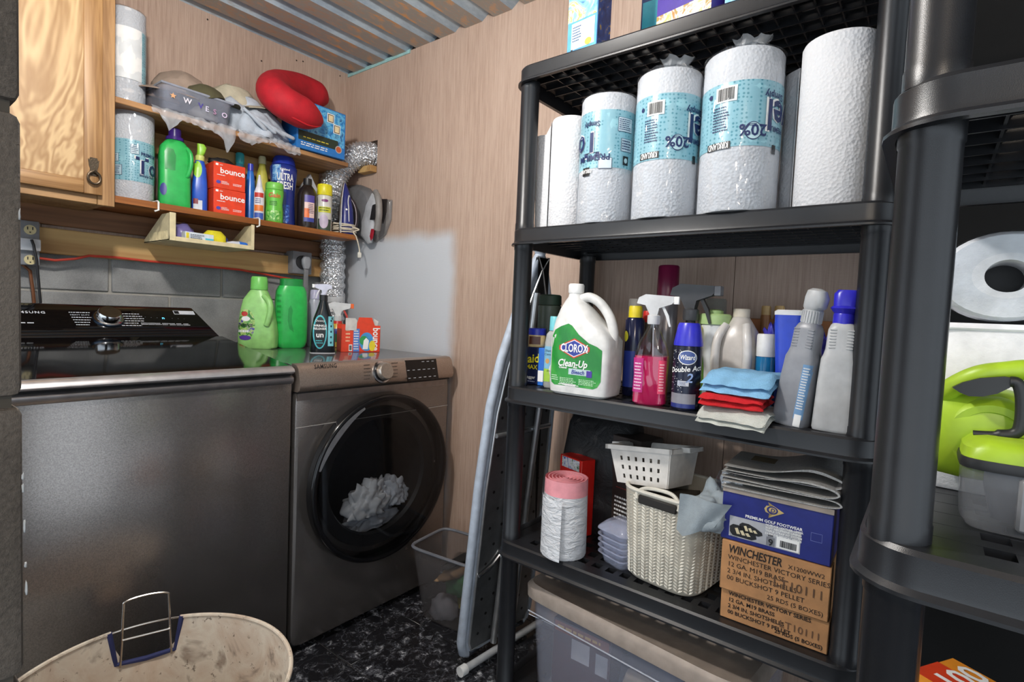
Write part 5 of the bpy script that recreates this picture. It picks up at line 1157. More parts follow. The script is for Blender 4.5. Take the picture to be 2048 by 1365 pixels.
t = carton('small_tote_carton', 'orange brown carton on the floor tier beside the tote', .10, .10, .20, M((190,130,70),.6), (1.30,.135,TT[0]), RZ); fine_print(flat(.05),-.045,.045,.1,.19,8,INK((70,40,20)),t)
# ------------------------------------------------------------------ upper wall shelf
BINP = M((150,154,168),.2,alpha=.42)
a, b = PY(322,185,2.165), PY(466,235,2.165)
bw = b.x-a.x; t = thing('plastic_bin', 'grey see-through bin with letter and star stickers', 'bin', ((a.x+b.x)/2,2.165+.10,S1+.004))
G().loft([(0,bw*.46,.09,0,0,9),(.004,bw*.465,.094,0,0,9),(.085,bw*.5,.104,0,0,10),(.085,bw*.485,.098,0,0,10),(.006,bw*.455,.086,0,0,9)], 56).build('tub', BINP, t)
rl = [(bw*.5*1.0,-.104),(bw*.5,.104),(-bw*.5,.104),(-bw*.5,-.104)]
G().tube([(x*.99,y*.98,.085) for x,y in rl], .0045, 8, closed=True).build('rim', M((150,154,166),.25,alpha=.8), t)
sf = flat(.1)
st = [(-.085+.011*(1 if i%2==0 else .45)*math.sin(i*PI/5), .048+.011*(1 if i%2==0 else .45)*math.cos(i*PI/5)) for i in range(10)]
label(sf,0,0,0,0,M((206,156,112),.5),t,.0022,'star_sticker',poly=st)
for ch,x,z,c_ in (('W',-.038,.045,(226,222,230)),('V',.006,.042,(70,60,150)),('E',.028,.038,(200,196,214)),('S',.055,.036,(180,140,170)),('O',.09,.034,(206,190,214))): text(sf,ch,.026,x,z,M(c_,.5),t,1,off=.0024,name='letter_sticker')
g = crumple(G(),.05,.05,.05,13,.25,3); tag(g.build('white_cloth', M((206,200,186),.9), None, ((a.x+b.x)/2+.04,2.235,S1+.012)), 'cream cloth inside the grey sticker bin', 'cloth')
def cap(lab, loc, mat, k=1.0, rz=0, tilt=(0,0,0), seed=1, brim=1, matb=None):
    t = thing('cap', lab, 'hat', loc, rz, 'caps on the upper shelf', (tilt[0],tilt[1],rz)); g = G()
    rings = [(0,1.0,1.0),(.25,.99,1.0),(.5,.92,.93),(.75,.72,.74),(.92,.42,.44),(1,.06,.06)]
    ss = [(.085*k*z, .085*k*a_, .095*k*b_, .01*k*z, 0, 2.2) for z,a_,b_ in rings]; g.loft(ss, 32)
    for i,q in enumerate(g.v): p = Vector(q); g.v[i] = tuple(p+noise.noise_vector(p*22+Vector((seed,0,0)))*.012*k)
    g.build('crown', mat, t)
    if brim:
        g = G(); v = []; n = 17
        for rr_ in (0,.33,.66,1):
            for i in range(n): u = i/(n-1)*2-1; a_ = u*1.15; r_ = (.085+.065*rr_*(1-.25*u*u))*k; v.append((-r_*math.cos(a_)*1.05, r_*math.sin(a_)*1.08, .006*k-.012*k*rr_+.012*k*(1-u*u)*(1-rr_)-.010*u*u*k))
        f = [(j*n+i,j*n+i+1,(j+1)*n+i+1,(j+1)*n+i) for j in range(3) for i in range(n-1)]; B=len(v); v += [(x,y,z-.003) for x,y,z in v]; f += [tuple(q+B for q in r_[::-1]) for r_ in f]
        f += [(i,i+1,B+i+1,B+i) for i in range(n-1)]+[(3*n+i,3*n+i+1,B+3*n+i+1,B+3*n+i) for i in range(n-1)]
        g.add(v, f).build('brim', matb or mat, t)
    G().lathe([(.007*k,0),(.007*k,.003*k),(.003*k,.005*k)], 10, xf=lambda v: v+Vector((.01*k,0,.084*k))).build('button', mat, t)
    return t
p = PY(362,150,2.30); cap('taupe baseball cap on top of the grey bin', (p.x,2.31,S1+.105), M((146,128,114),.9,0,.4,300), 1.02, .5, (.1,-.12,0), 1)
p = PY(402,178,2.26); cap('dark olive cap beside the taupe cap', (p.x,2.24,S1+.075), M((78,74,50),.9,0,.4,300), .85, PI+.4, (.2,.15,0), 3)
p = PY(455,180,2.34); cap('cream rumpled cap behind the pale shirt', (p.x+.035,2.35,S1+.135), M((182,174,152),.9,0,.4,300), 1.1, 2.6, (-.1,.1,0), 5)
t = thing('pale_shirt', 'pale blue grey shirt heaped in front of the red pillow', 'shirt', (PY(510,240,2.27).x,2.265,S1+.003), 0)
SHIRT = M((178,186,196),.9,0,.5,200)
g = crumple(G(),.125,.085,.14,51,.3,4,.3,3.0)
for i,q in enumerate(g.v): x,y,z = q; g.v[i] = (x,y,z*(1-.32*(x/.125)))
g.build('heap', SHIRT, t)
for k in range(4):
    pts = [(-.09+.03*k,-.085,.09-.012*k),(-.05+.04*k,-.095,.06-.008*k),(.0+.04*k,-.092,.028)]
    G().tube(bez(pts,6), [.006]*6+[.008]*6+[.004], 8).build('fold', SHIRT, t)
# plastic bag trailing over the shelf edge
BAGF = M((214,218,224), .15, 0, .8, 70, alpha=.42)
def sheet(lab, x0, x1, ytop, drop, seed):
    g = G(); n, r_ = 46, 14; v = []
    for j in range(r_+1):
        q = j/r_
        for i in range(n+1):
            u = i/n; dp = drop(u)
            if q < .45: y = 2.29-(2.29-2.172)*q/.45; z = S1+.006
            else: y = 2.168; z = S1+.004-dp*(q-.45)/.55
            p = Vector((x0+(x1-x0)*u, y, z)); p += noise.noise_vector(Vector((u*14+seed, q*5, seed)))*.011*(q > .1); p.y = min(p.y, 2.176) if q >= .45 else p.y; p.z = max(p.z, S1+.003) if q < .4 else p.z; v.append(tuple(p))
    f = [(j*(n+1)+i,j*(n+1)+i+1,(j+1)*(n+1)+i+1,(j+1)*(n+1)+i) for j in range(r_) for i in range(n)]
    return tag(g.add(v, f).build('plastic_bag', BAGF, None, angle=60), lab, 'plastic bag')
xa, xb = PY(305,215,2.168).x, PY(470,260,2.168).x
sheet('clear plastic bag trailing over the shelf edge under the bin', xa, xb, 0, lambda u: .022+.055*max(0,1-abs(u-.2)/.12)+.02*u+.065*max(0,1-abs(u-.90)/.11), 2)
sheet('clear plastic bag edge under the pale shirt', xb+.01, PY(600,290,2.168).x, 0, lambda u: .03+.012*math.sin(u*9), 6)
# toy box and travel pillow
t = thing('game_box', 'bright blue picture box under the red travel pillow', 'box', (1.352,2.235,S1+.002), .0)
G().rbox(-.118,.118,-.065,.065,0,.205,.002,1).build('carton', M((36,116,190),.35), t); s = flat(.065)
label(s,-.112,.112,.05,.2,m_splash('blue_swirl',[(.3,(24,70,130)),(.45,(46,140,206)),(.55,(110,190,226)),(.65,(30,90,150))],18),t,.0006,'picture'); label(s,-.112,.08,.035,.075,M((36,52,40),.4),t,.001); [(label(s,x-.018,x+.018,z-.02,z+.02,WHITE,t,.0012,'letter_piece'),label(s,x-.014,x+.014,z-.017,z+.016,INK(),t,.0016,'letter_piece'),label(s,x-.011,x+.011,z-.014,z+.013,M((232,214,170),.4),t,.002,'letter_piece')) for x,z in ((.04,.165),(.072,.125))]
label(s,.066,.1,.022,.055,M((176,172,170),.4),t,.0016,'badge',oval=True); label(s,.07,.096,.026,.051,M((190,90,50),.4),t,.002,'badge',oval=True); fine_print(s,-.1,.05,.012,.03,2,WHITE,t)
fine_print(s,-.09,.07,.045,.055,1,M((206,190,60),.4),t,.0016)
t = thing('travel_pillow', 'red velour travel neck pillow resting on the blue box', 'pillow', (0,0,0))
P = bez([PY(645,246,2.12),PY(605,226,2.11),PY(568,205,2.12),PY(546,184,2.18),PY(556,172,2.27),PY(594,176,2.34),PY(630,190,2.36),PY(656,205,2.36)], 9)
n = len(P); rad = [.062*min(1, math.sin(PI*min(1,(i+.35)/(n*.16))/2))*min(1, math.sin(PI*min(1,(n-1-i+.35)/(n*.16))/2))+.002 for i in range(n)]
G().tube([tuple(q) for q in P], rad, 22).build('cushion', M((178,18,34),.75,0,.35,160), t, angle=80)
e = [q+Vector((0,-r_*.55,-r_*.85)) for q, r_ in zip(P, rad)]; G().tube([tuple(q) for q in e[2:n//2]], .0028, 6).build('piping', M((206,30,40),.6), t)
# ------------------------------------------------------------------ lower wall shelf
def B(x0, x1, yb, yt, Y, zb=S2, xt=None):
    x, w_, h = bk(x0, x1, yb, yt, Y, zb, xt); return x, w_*Y/math.hypot(x, Y), h
GREEN = M((46,176,84),.3)
x, w_, h = B(312,383,405,252,2.27)
t, s = bottle('detergent_bottle', 'green detergent bottle with purple cap on the lower shelf', (x,2.27,S2), -.15,
  [(0,.046,.03,0,0,4.5),(.006,.051,.034,0,0,4.5),(.05,.051,.034,0,0,4.5),(.10,.050,.034,0,0,4.5),(.19,.051,.034,0,0,4.5),(.225,.047,.032,0,0,4),(.245,.032,.026,0,0,3),(.252,.024,.024)], GREEN, [(.25,.030,.030),(.262,.028,.028),(.263,.021,.021),(.292,.020,.020),(.294,.018,.018)], M((66,38,128),.3))
label(s,-.034,.004,.135,.205,M((34,140,66),.35),t,.0006,'hollow_shade',poly=[(-.036,.135),(-.004,.135),(-.002,.19),(-.010,.212),(-.03,.214),(-.038,.20)]); jug_handle(t,[(.034,-.026,.225),(.044,-.036,.205),(.046,-.038,.17),(.040,-.034,.135),(.034,-.028,.12)],.008,GREEN)  # darker green patch paints the shade inside the handle hollow
label(s,-.05,-.03,.04,.085,M((70,70,140),.35),t,.0008,oval=True)
x, w_, h = B(382,415,417,272,2.27)
t, s = bottle('spray_bottle', 'blue spray bottle with lime green head on the lower shelf', (x,2.27,S2), -.3, [(0,.024,.02,0,0,4),(.004,.027,.022,0,0,4),(.10,.026,.022,0,0,4),(.17,.022,.018,0,0,3),(.2,.014,.013)], M((36,84,190),.3))
label(s,-.024,.006,.13,.195,M((150,206,60),.35),t,.0008,oval=True); label(s,-.022,.008,.006,.045,M((206,210,220),.4),t); label(s,-.022,-.006,.03,.05,M((130,30,40),.4),t,.0011)
G().lathe([(.015,.198),(.016,.2),(.016,.216),(.012,.22)],18).build('collar',M((206,214,120),.4),t); G().loft([(.218,.012,.012),(.232,.014,.014,.004,0,3),(.25,.016,.013,.006,0,4),(.262,.012,.011,.002,0,4)],18).build('spray_head',M((150,206,60),.35),t)
# dryer sheet boxes
BOU = M((222,66,34),.4)
def bounce(lab, loc, rz, h=.100, w_=.118):
    t = carton('dryer_sheet_box', lab, w_, .10, h, BOU, loc, rz, group='orange dryer sheet boxes'); s = flat(.05)
    text(s,'bounce',.031,.01,h*.70,WHITE,t,1,off=.001); label(s,-w_*.44,-w_*.36,h*.86,h*.94,WHITE,t,.0008,'mark'); fine_print(s,-w_*.32,-w_*.2,h*.87,h*.92,1,WHITE,t)
    label(s,-w_*.42,-w_*.28,h*.17,h*.30,M((70,70,160),.4),t,.0008,'badge',oval=True); fine_print(s,-w_*.26,-w_*.02,h*.17,h*.30,3,WHITE,t); fine_print(s,w_*.1,w_*.4,h*.17,h*.27,2,WHITE,t); fine_print(s,-w_*.4,-w_*.1,h*.48,h*.54,1,WHITE,t)
    return t
x = PY(466,425,2.2).x
bounce('lower orange dryer sheet box of the stacked pair', (x-.002,2.265,S2), -.08); bounce('upper orange dryer sheet box of the stacked pair', (x-.004,2.265,S2+.1005), -.07)
g = crumple(G(),.05,.04,.03,71,.3,3); tag(g.build('black_pouch', M((28,26,28),.6), None, (x-.01,2.28,S2+.201)), 'small black pouch lying on the stacked orange boxes', 'pouch')
g = crumple(G(),.022,.03,.2,72,.2,3); tag(g.build('red_bag', M((150,36,34),.5), None, (PY(412,350,2.36).x,2.36,S2)), 'dark red crumpled bag behind the orange boxes', 'bag')
def rnd(name, lab, x0, x1, yb, yt, Y, prof, mat, capprof, capm, zb=S2, rz=-.5, xt=None):
    x, w_, h = B(x0,x1,yb,yt,Y,zb,xt); r = w_/2
    return (*bottle(name, lab, (x,Y,zb), rz, [(z*h,k*r,k*r*.9) for z,k in prof], mat, [(z*h,k*r,k*r) for z,k in capprof] if capprof else None, capm), r, h)
rnd('cleaner_bottle','bottle with teal cap behind the orange boxes',466,490,425,306,2.39,[(0,1),(.75,1),(.85,.6)],M((60,130,150),.3),[(.84,.62),(.86,.75),(.98,.75),(1,.6)],M((60,176,186),.3))
rnd('cleaner_bottle','slim blue bottle at the right of the orange boxes',487,512,432,328,2.30,[(0,.8),(.02,1),(.5,.9),(.8,.6),(.9,.42)],M((40,110,200),.25),[(.88,.5),(1,.45)],M((50,60,180),.3))
rnd('cleaner_bottle','yellow bottle with pale cap behind the small spray',507,538,437,313,2.37,[(0,.9),(.02,1),(.5,1),(.72,.75),(.85,.45),(.9,.42)],M((206,196,84),.3),[(.89,.5),(.98,.5),(1,.42)],M((220,214,170),.4))
t, s, r, h = rnd('glue_bottle','small white bottle with orange and blue label',507,528,440,350,2.22,[(0,.9),(.02,1),(.62,1),(.74,.6)],M((214,214,218),.35),[(.73,.6),(.78,.55),(1,.18)],M((206,206,212),.4))
label(s,-r*.95,r*.95,h*.2,h*.33,M((226,120,40),.4),t); label(s,-r*.95,r*.95,h*.02,h*.16,M((60,90,170),.4),t); label(s,-r*.95,r*.95,h*.5,h*.6,M((190,50,40),.4),t); fine_print(s,-r*.7,r*.7,h*.36,h*.48,3,INK((60,60,110)),t)
t, s, r, h = rnd('scent_booster','green scent booster bottle in front of the blue one',529,566,443,367,2.235,[(0,.92),(.02,1),(.3,1),(.48,.9),(.66,1),(.80,1.02),(.84,.95)],M((104,190,66),.3),[(.83,.97),(.86,1.0),(.97,.98),(1,.9)],M((120,196,80),.35))
text(s,'Gain',.026,0,h*.68,M((214,90,60),.4),t,1,.15); fine_print(s,-r*.5,r*.5,h*.42,h*.54,3,INK((40,90,40)),t); label(s,-r*.8,r*.8,h*.05,h*.3,m_splash('leaf_print',[(.4,(60,150,50)),(.55,(150,210,110)),(.65,(226,236,200))],30),t)
t, s, r, h = rnd('scent_booster','tall dark blue scent booster bottle with floral print',537,592,445,311,2.31,[(0,.9),(.015,.95),(.35,.85),(.5,.88),(.75,1),(.82,1),(.87,.85)],M((34,50,130),.25),[(.86,.88),(.94,.8),(1,.55)],M((40,60,170),.25))
text(s,'ULTRA',.034,r*.15,h*.68,WHITE,t,1,fit=r*1.25,sy=1.25); text(s,'FRESH',.034,r*.15,h*.565,WHITE,t,1,fit=r*1.25,sy=1.25); label(s,-r*.9,-r*.2,h*.62,h*.84,m_splash('blue_petals',[(.4,(40,80,160)),(.55,(110,170,226)),(.65,(190,220,240))],26),t,.0007,'picture'); label(s,-r*.5,r*.5,h*.05,h*.3,m_splash('blue_petals2',[(.4,(34,50,130)),(.58,(60,110,200)),(.7,(190,210,240))],26),t,.0007,'picture'); text(s,'Kirkland',.012,r*.1,h*.78,WHITE,t,1)
t, s, r, h = rnd('peroxide_bottle','dark brown bottle with purple and orange label',593,633,455,358,2.26,[(0,.95),(.02,1),(.68,1),(.8,.75),(.88,.42)],M((40,32,28),.25),[(.87,.42),(.9,.45),(1,.43)],M((30,28,28),.4))
label(s,-r*.3,r*.75,h*.22,h*.66,M((226,196,190),.4),t); label(s,-r*.3,r*.75,h*.52,h*.66,M((80,70,150),.4),t,.0009); label(s,-r*.3,r*.2,h*.22,h*.40,M((226,110,40),.4),t,.0009); fine_print(s,r*.1,r*.7,h*.3,h*.5,6,INK((60,50,90)),t,.0013); label(s,-r*.35,r*.75,h*.14,h*.22,M((60,70,150),.4),t)
x = PY(617,372,2.36).x
g = G().prism([(-.045,0),(.045,0),(.002,.075)],-.012,.012); g.prism([(-.03,-.2),(.03,-.2),(.04,0),(-.04,0)],-.01,.01); o = g.build('paper_sign', M((190,192,198),.6), None, (x,2.36,S2+.2)); tag(o,'white pointed paper card behind the brown bottle','card')
t, s, r, h = rnd('aerosol_can','white aerosol can with bright yellow cap beside the iron',632,663,458,370,2.245,[(0,.95),(.02,1),(.7,1),(.78,.9)],M((206,204,196),.3),[(.77,.96),(.78,1.0),(.98,.97),(1,.9)],M((226,214,36),.35))
label(s,-r*.95,r*.95,h*.0,h*.26,M((60,74,60),.4),t); label(s,-r*.7,r*.5,h*.06,h*.36,M((190,176,196),.4),t,.001,oval=True); label(s,-r*.9,r*.9,h*.40,h*.52,M((206,206,60),.4),t); fine_print(s,-r*.7,r*.7,h*.42,h*.52,2,INK((60,80,40)),t,.0012); label(s,-r*.45,r*.45,h*.62,h*.68,M((120,40,110),.4),t,oval=True)
# iron standing on its heel, sole plate to the right
x, w_, h = B(662,710,465,356,2.25); IR = M((40,46,110),.3); IW = M((206,206,206),.35)
t = thing('steam_iron', 'navy and white steam iron standing on its heel', 'iron', (x,2.25,S2), -.35)
ss = [(0,.044,.050,0,0,3),(.008,.047,.054,0,0,3),(.06,.047,.054,0,0,3),(.12,.043,.048,0,0,3),(.17,.034,.038,0,0,2.6),(.21,.022,.025,0,0,2.4),(.235,.012,.013,0,0,2.2),(.25,.003,.004,0,0,2)]
SH = sx([(z,a_*.74,b_,a_*.18,0,n_) for z,a_,b_,_,_,n_ in ss]); G().loft(SH,28).build('shell',IR,t)
G().loft([(z,.004,b_*1.06,-a_*.66,0,n_) for z,a_,b_,_,_,n_ in ss],28).build('sole_plate',CHROME,t)
G().loft([(z,.004,b_*1.04,-a_*.52,0,n_) for z,a_,b_,_,_,n_ in ss],28).build('white_skirt',IW,t)
G().tube(bez([(.03,-.02,.02),(.052,-.024,.05),(.054,-.022,.11),(.044,-.016,.15),(.028,-.01,.175)],6),.010,10).build('handle',M((60,52,56),.3,.4),t)
G().tube(bez([(.012,-.052,.06),(.010,-.050,.12),(.008,-.044,.155),(.014,-.034,.185),(.022,-.026,.165),(.03,-.022,.14)],6),.0026,6).build('white_stripe',IW,t); label(SH,-.004,.005,.112,.121,WHITE,t,.0008,'button',oval=True)
CORD = M((206,196,176),.5)
t = thing('iron_cord', 'cream power cord coiled under the iron with plug hanging down', 'cord', (x,2.25,S2)); pts = []
for k in range(70):
    a_ = k*.5; pts.append((.055*math.cos(a_)+.003*math.sin(k*1.3), .058*math.sin(a_)-.002, .006+.0007*k+.002*math.sin(k*.7)))
pts = [(q[0],q[1],q[2]) for q in pts]; q = PY(712,478,2.16)-Vector((x,2.25,S2)); q2 = PY(719,505,2.16)-Vector((x,2.25,S2))
tail = bez([pts[-1],(.03,-.075,.03),(q.x-.008,q.y+.01,.012),(q.x,q.y-.002,-.012),(q2.x-.003,q2.y,-.06),(q2.x,q2.y,q2.z)],8)
G().tube(pts+[tuple(p_) for p_ in tail[1:]], .0032, 6).build('cord',CORD,t)
pl_ = G().rbox(-.008,.008,-.006,.006,-.026,0,.002,1,xf=lambda v: v+q2).build('plug',M((226,222,210),.4),t); G().box(-.005,-.0035,-.002,.002,-.04,-.025,xf=lambda v: v+q2).box(.0035,.005,-.002,.002,-.04,-.025,xf=lambda v: v+q2).build('prong',CHROME,pl_)
# clothes steamer bundle hanging at the shelf end, against the right wall
t = thing('hanging_bag', 'grey vinyl bag with hose hanging at the end of the shelf', 'bag', (0,0,0))
c = PX(740,430,1.63); VIN = M((104,104,106),.4,0,.4,60); VINL = M((176,178,182),.3,0,.4,60)
def slab(poly, X, th_, mat, nm, seed):
    g = G(); pts = [PX(a_,b_,X) for a_,b_ in poly]; n = len(pts)
    cy = sum(p_.y for p_ in pts)/n; cz = sum(p_.z for p_ in pts)/n; v = []; f = []
    for L,(k,dx) in enumerate(((1,0),(.97,-th_*.5),(.8,-th_),(.4,-th_*1.15))):
        for p_ in pts: v.append((X+dx+noise.noise(Vector((p_.y*40,p_.z*40,L+seed)))*.004, cy+(p_.y-cy)*k, cz+(p_.z-cz)*k))
    for L in range(3): f += [(L*n+i,L*n+(i+1)%n,(L+1)*n+(i+1)%n,(L+1)*n+i) for i in range(n)]
    f += [tuple(range(n-1,-1,-1)), tuple(3*n+i for i in range(n))]
    return g.add(v, f).build(nm, mat, t)
slab([(704,372),(722,370),(742,378),(752,392),(757,420),(754,450),(746,474),(730,482),(714,470),(704,440),(700,400)],1.672,.045,VIN,'bag_body',1)
slab([(745,386),(753,398),(752,420),(749,440),(748,462),(745,486),(736,489),(722,472),(724,445),(730,418)],1.632,.010,VINL,'pale_panel',2)
slab([(762,398),(785,400),(783,440),(772,470),(752,486),(748,482),(756,450)],1.672,.014,M((150,146,144),.2,alpha=.6),'clear_flap',4)
slab([(764,398),(774,398),(773,425),(766,448),(762,440)],1.655,.006,M((40,34,34),.4),'dark_strap',5); slab([(743,458),(749,458),(746,476),(742,482),(740,474)],1.615,.004,M((160,26,44),.4),'red_tag',6)
slab([(746,410),(752,408),(750,440),(740,440)],1.618,.004,M((24,24,26),.5),'dark_mesh',7)
G().tube(bez([PX(751,383,1.60),PX(757,400,1.595),PX(758,430,1.595),PX(754,461,1.60)],6),[.013]*4+[.0155]*14+[.0145],14).build('hose',M((128,124,120),.5),t)
# ------------------------------------------------------------------ on the dryer
Z = .9785
LG = M((150,206,120),.35)
x, w_, h = B(473,557,698,547,2.25,Z)
t, s = bottle('detergent_jug', 'pale green detergent jug with round picture label', (x,2.25,Z), -.75,
  [(0,.068,.044,0,0,4),(.006,.074,.048,0,0,4),(.06,.076,.049,0,0,4),(.11,.072,.047,-.002,0,3.6),(.16,.065,.043,-.004,0,3.4),(.205,.056,.038,-.004,0,3),(.235,.04,.03,-.002,0,2.4),(.25,.03,.028,0,0,2)], LG, [(.248,.033,.033),(.252,.034,.034),(.297,.032,.032),(.303,.028,.028)], M((120,204,96),.35), N=32)
jug_handle(t,[(.026,-.024,.222),(.05,-.038,.20),(.058,-.044,.165),(.052,-.046,.125),(.044,-.044,.10)],.012,LG)
label(s,-.078,.0,.035,.165,m_splash('detergent_label',[(.35,(46,96,40)),(.45,(70,150,60)),(.52,(190,214,120)),(.6,(90,80,160)),(.7,(40,60,130))],16),t,.0008,oval=True); label(s,-.056,-.03,.135,.155,M((196,50,40),.4),t,.0014,'emblem',oval=True); label(s,-.055,-.02,.115,.135,WHITE,t,.0014,'emblem',oval=True); text(s,'DEFENSE',.018,-.038,.098,INK(),t,1,.15,off=.002,fit=.06); fine_print(s,-.066,-.012,.062,.084,1,WHITE,t,.002); label(s,-.062,-.014,.036,.056,M((90,60,150),.4),t,.0014,oval=True)
x, w_, h = B(545,616,698,553,2.235,Z); DG = M((48,184,84),.3)
t, s = bottle('detergent_jug', 'bright green jug standing upside down on its wide cap end', (x,2.24,Z), -.35,
  [(0,.05,.038,0,0,4),(.006,.058,.042,0,0,4),(.03,.066,.046,0,0,4),(.10,.068,.047,0,0,3.6),(.2,.066,.046,0,0,3.6),(.25,.062,.044,0,0,3.4),(.272,.052,.04,0,0,3)], DG, [(.268,.048,.04,0,0,3),(.29,.047,.039,0,0,3),(.3,.048,.04,0,0,3),(.304,.044,.036,0,0,3)], M((28,140,62),.35), N=32)
label(s,-.03,.004,.07,.19,M((36,156,70),.35),t,.0007,'hollow_shade',poly=[(-.018,.17),(-.008,.19),(.0,.165),(-.004,.13),(-.002,.09),(.006,.07),(-.012,.085),(-.02,.12)]); fine_print(s,-.062,-.045,.1,.24,6,M((36,150,66),.4),t);  # recess beside the grip is only painted, as a shade-green patch
x, w_, h = B(612,676,706,590,1.95,Z); BKP = M((20,26,30),.2)
t, s = bottle('spray_bottle', 'black wrinkle spray bottle with teal oval label', (x,1.95,Z), -.5,
  [(0,.044,.026,0,0,4),(.005,.048,.028,0,0,4),(.08,.046,.027,0,0,3.6),(.14,.038,.024,0,0,3),(.18,.024,.018,0,0,2.5),(.215,.014,.014)], BKP, [(.213,.016,.016),(.236,.015,.015)], M((26,26,28),.4))
TEA = M((70,176,184),.35)
label(s,-.040,.014,.018,.155,TEA,t,.0008,oval=True); label(s,-.035,.009,.024,.148,INK((18,28,32)),t,.0012,oval=True); text(s,'Downy',.012,-.013,.132,WHITE,t,0,.1,off=.0018); text(s,'WRINKLE\nRELEASER',.0115,-.013,.112,WHITE,t,1,off=.0018); text(s,'un',.03,-.013,.076,WHITE,t,1,off=.0018); fine_print(s,-.028,.002,.038,.056,2,TEA,t,.0018)
label(s,.018,.04,.03,.15,M((120,196,206),.35),t,.0008); 
for i in range(5): label(s,.026,.033,.04+i*.022,.049+i*.022,INK((20,60,70)),t,.0012,'icon',oval=True)
G().loft([(.0,.049,.029,0,0,4),(.003,.049,.029,0,0,4)],24).build('foot',M((196,196,200),.3),t)
trigger(t,.228,.8,M((196,198,214),.3),M((206,206,212),.3),WHITE,-1)
t, s, r, h = rnd('spray_bottle','yellow and red spray bottle with orange nozzle at the back',655,693,696,640,2.20,[(0,.9),(.02,1),(.6,.95),(.85,.55),(1,.36)],M((206,170,60),.35),None,None,Z)
label(s,-r*.9,r*.9,h*.5,h*.68,M((60,70,150),.4),t); label(s,-r*.5,r*.5,h*.86,h*.99,M((190,40,36),.4),t); label(s,-r*.9,-r*.1,h*.2,h*.5,M((40,110,60),.4),t)
trigger(t,h,1.25,M((206,208,208),.35),M((190,60,50),.4),M((236,104,36),.35),1)
t, s, r, h = rnd('cleaner_bottle','pale lilac capped bottle behind the black spray',614,640,696,580,2.28,[(0,.9),(.02,1),(.75,1),(.85,.7)],M((176,180,196),.3),[(.84,.75),(.98,.7),(1,.55)],M((190,190,220),.35),Z)
# open orange box lying on its side
c = PY(723,703,1.95)
t = thing('dryer_sheet_box', 'opened orange dryer sheet box at the dryer edge', 'box', (1.430,1.975,Z), -.42); w_, h, d_ = .165,.115,.1
g = G(); 
for x0,x1,y0,y1,z0,z1 in ((-w_/2,w_/2,-d_/2,-d_/2+.002,0,h),(-w_/2,w_/2,d_/2-.002,d_/2,0,h),(-w_/2,-w_/2+.002,-d_/2,d_/2,0,h*.85),(w_/2-.002,w_/2,-d_/2,d_/2,0,h*.9),(-w_/2,w_/2,-d_/2,d_/2,0,.002)): g.box(x0,x1,y0,y1,z0,z1)
g.build('carton',BOU,t); s = flat(d_/2)
G().prism([(-.02,h),(.058,h),(.045,h+.034),(-.01,h+.034)],-d_/2,-d_/2+.002).build('flap',BOU,t); G().prism([(-.066,h-.022),(-.02,h-.022),(-.018,h+.02),(-.026,h+.03),(-.066,h+.03)],-d_/2-.003,-d_/2-.001).build('flap',M((206,202,198),.5),t); G().prism([(.05,h-.02),(.07,h-.006),(.076,h+.018),(.056,h+.03)],-d_/2+.01,-d_/2+.012).build('flap',M((206,204,200),.5),t)
text(s,'bounce',.042,.066,.056,WHITE,t,1,rot=-PI/2,off=.001,fit=.1); label(s,-.032,-.006,.002,.1,M((80,130,206),.4),t); fine_print(s,-.03,-.008,.008,.095,8,WHITE,t); label(s,-.006,.055,.004,.085,M((70,150,210),.4),t,.0008,'picture',oval=True); label(s,.035,.062,.004,.05,M((226,206,50),.4),t,.0012,'picture',oval=True); label(s,-.006,.03,.03,.07,M((50,150,80),.4),t,.0014,'picture',oval=True); label(s,.006,.034,.012,.06,WHITE,t,.0018,'picture',poly=[(.008,.012),(.03,.012),(.034,.05),(.022,.062),(.012,.05)]); fine_print(s,-.064,-.046,.04,.1,4,M((250,190,150),.4),t); label(s,-.05,-.036,.004,.032,WHITE,t); barcode(s,-.048,-.038,.008,.028,t)
# ------------------------------------------------------------------ near rack: blower, rolls, boxes
LIME = M((158,190,42),.4); BLK2 = M((34,35,36),.45)
t = thing('leaf_blower', 'lime green cordless blower with clear battery end', 'blower', (0,0,0))
def Q(px_, py_, X): return PX(px_, py_, X)
axq = lambda c_, k=1: (lambda v: Vector((c_.x-v.z, c_.y-v.x, c_.z+v.y)))
def blob(c_, hw, hd, z0, z1): return lambda v: Vector((c_.x+v.y*hd, c_.y-v.x*hw, z0+(z1-z0)*v.z))
DOME = [(0,.30,.30,0,0,2.4),(.04,.62,.62,0,0,2.6),(.14,.88,.88,0,0,2.8),(.35,1,1,0,0,3),(.65,1,1,0,0,3),(.86,.86,.86,0,0,2.8),(.96,.6,.6,0,0,2.5),(1,.28,.28,0,0,2.3)]
cb = Q(1998,1000,.80); m0 = Q(1945,870,.865)
G().loft(DOME,32,xf=blob(m0,.068,.05,Q(1920,958,.84).z,Q(1900,770,.84).z)).build('motor_body',LIME,t)
h0 = Q(1978,872,.838); G().loft([(-.03,.052,.052),(.0,.050,.050),(.016,.044,.044),(.022,.038,.038),(.021,.030,.030),(.014,.027,.027),(.014,.001,.001)],40,cap=False,xf=axq(h0)).build('volute_housing',LIME,t)
G().tube(bez([Q(1876,800,.84),Q(1905,775,.825),Q(1955,752,.815),Q(2010,744,.815),Q(2075,744,.815),Q(2140,790,.82),Q(2150,900,.83)],7),.0115,16).build('top_handle',LIME,t)
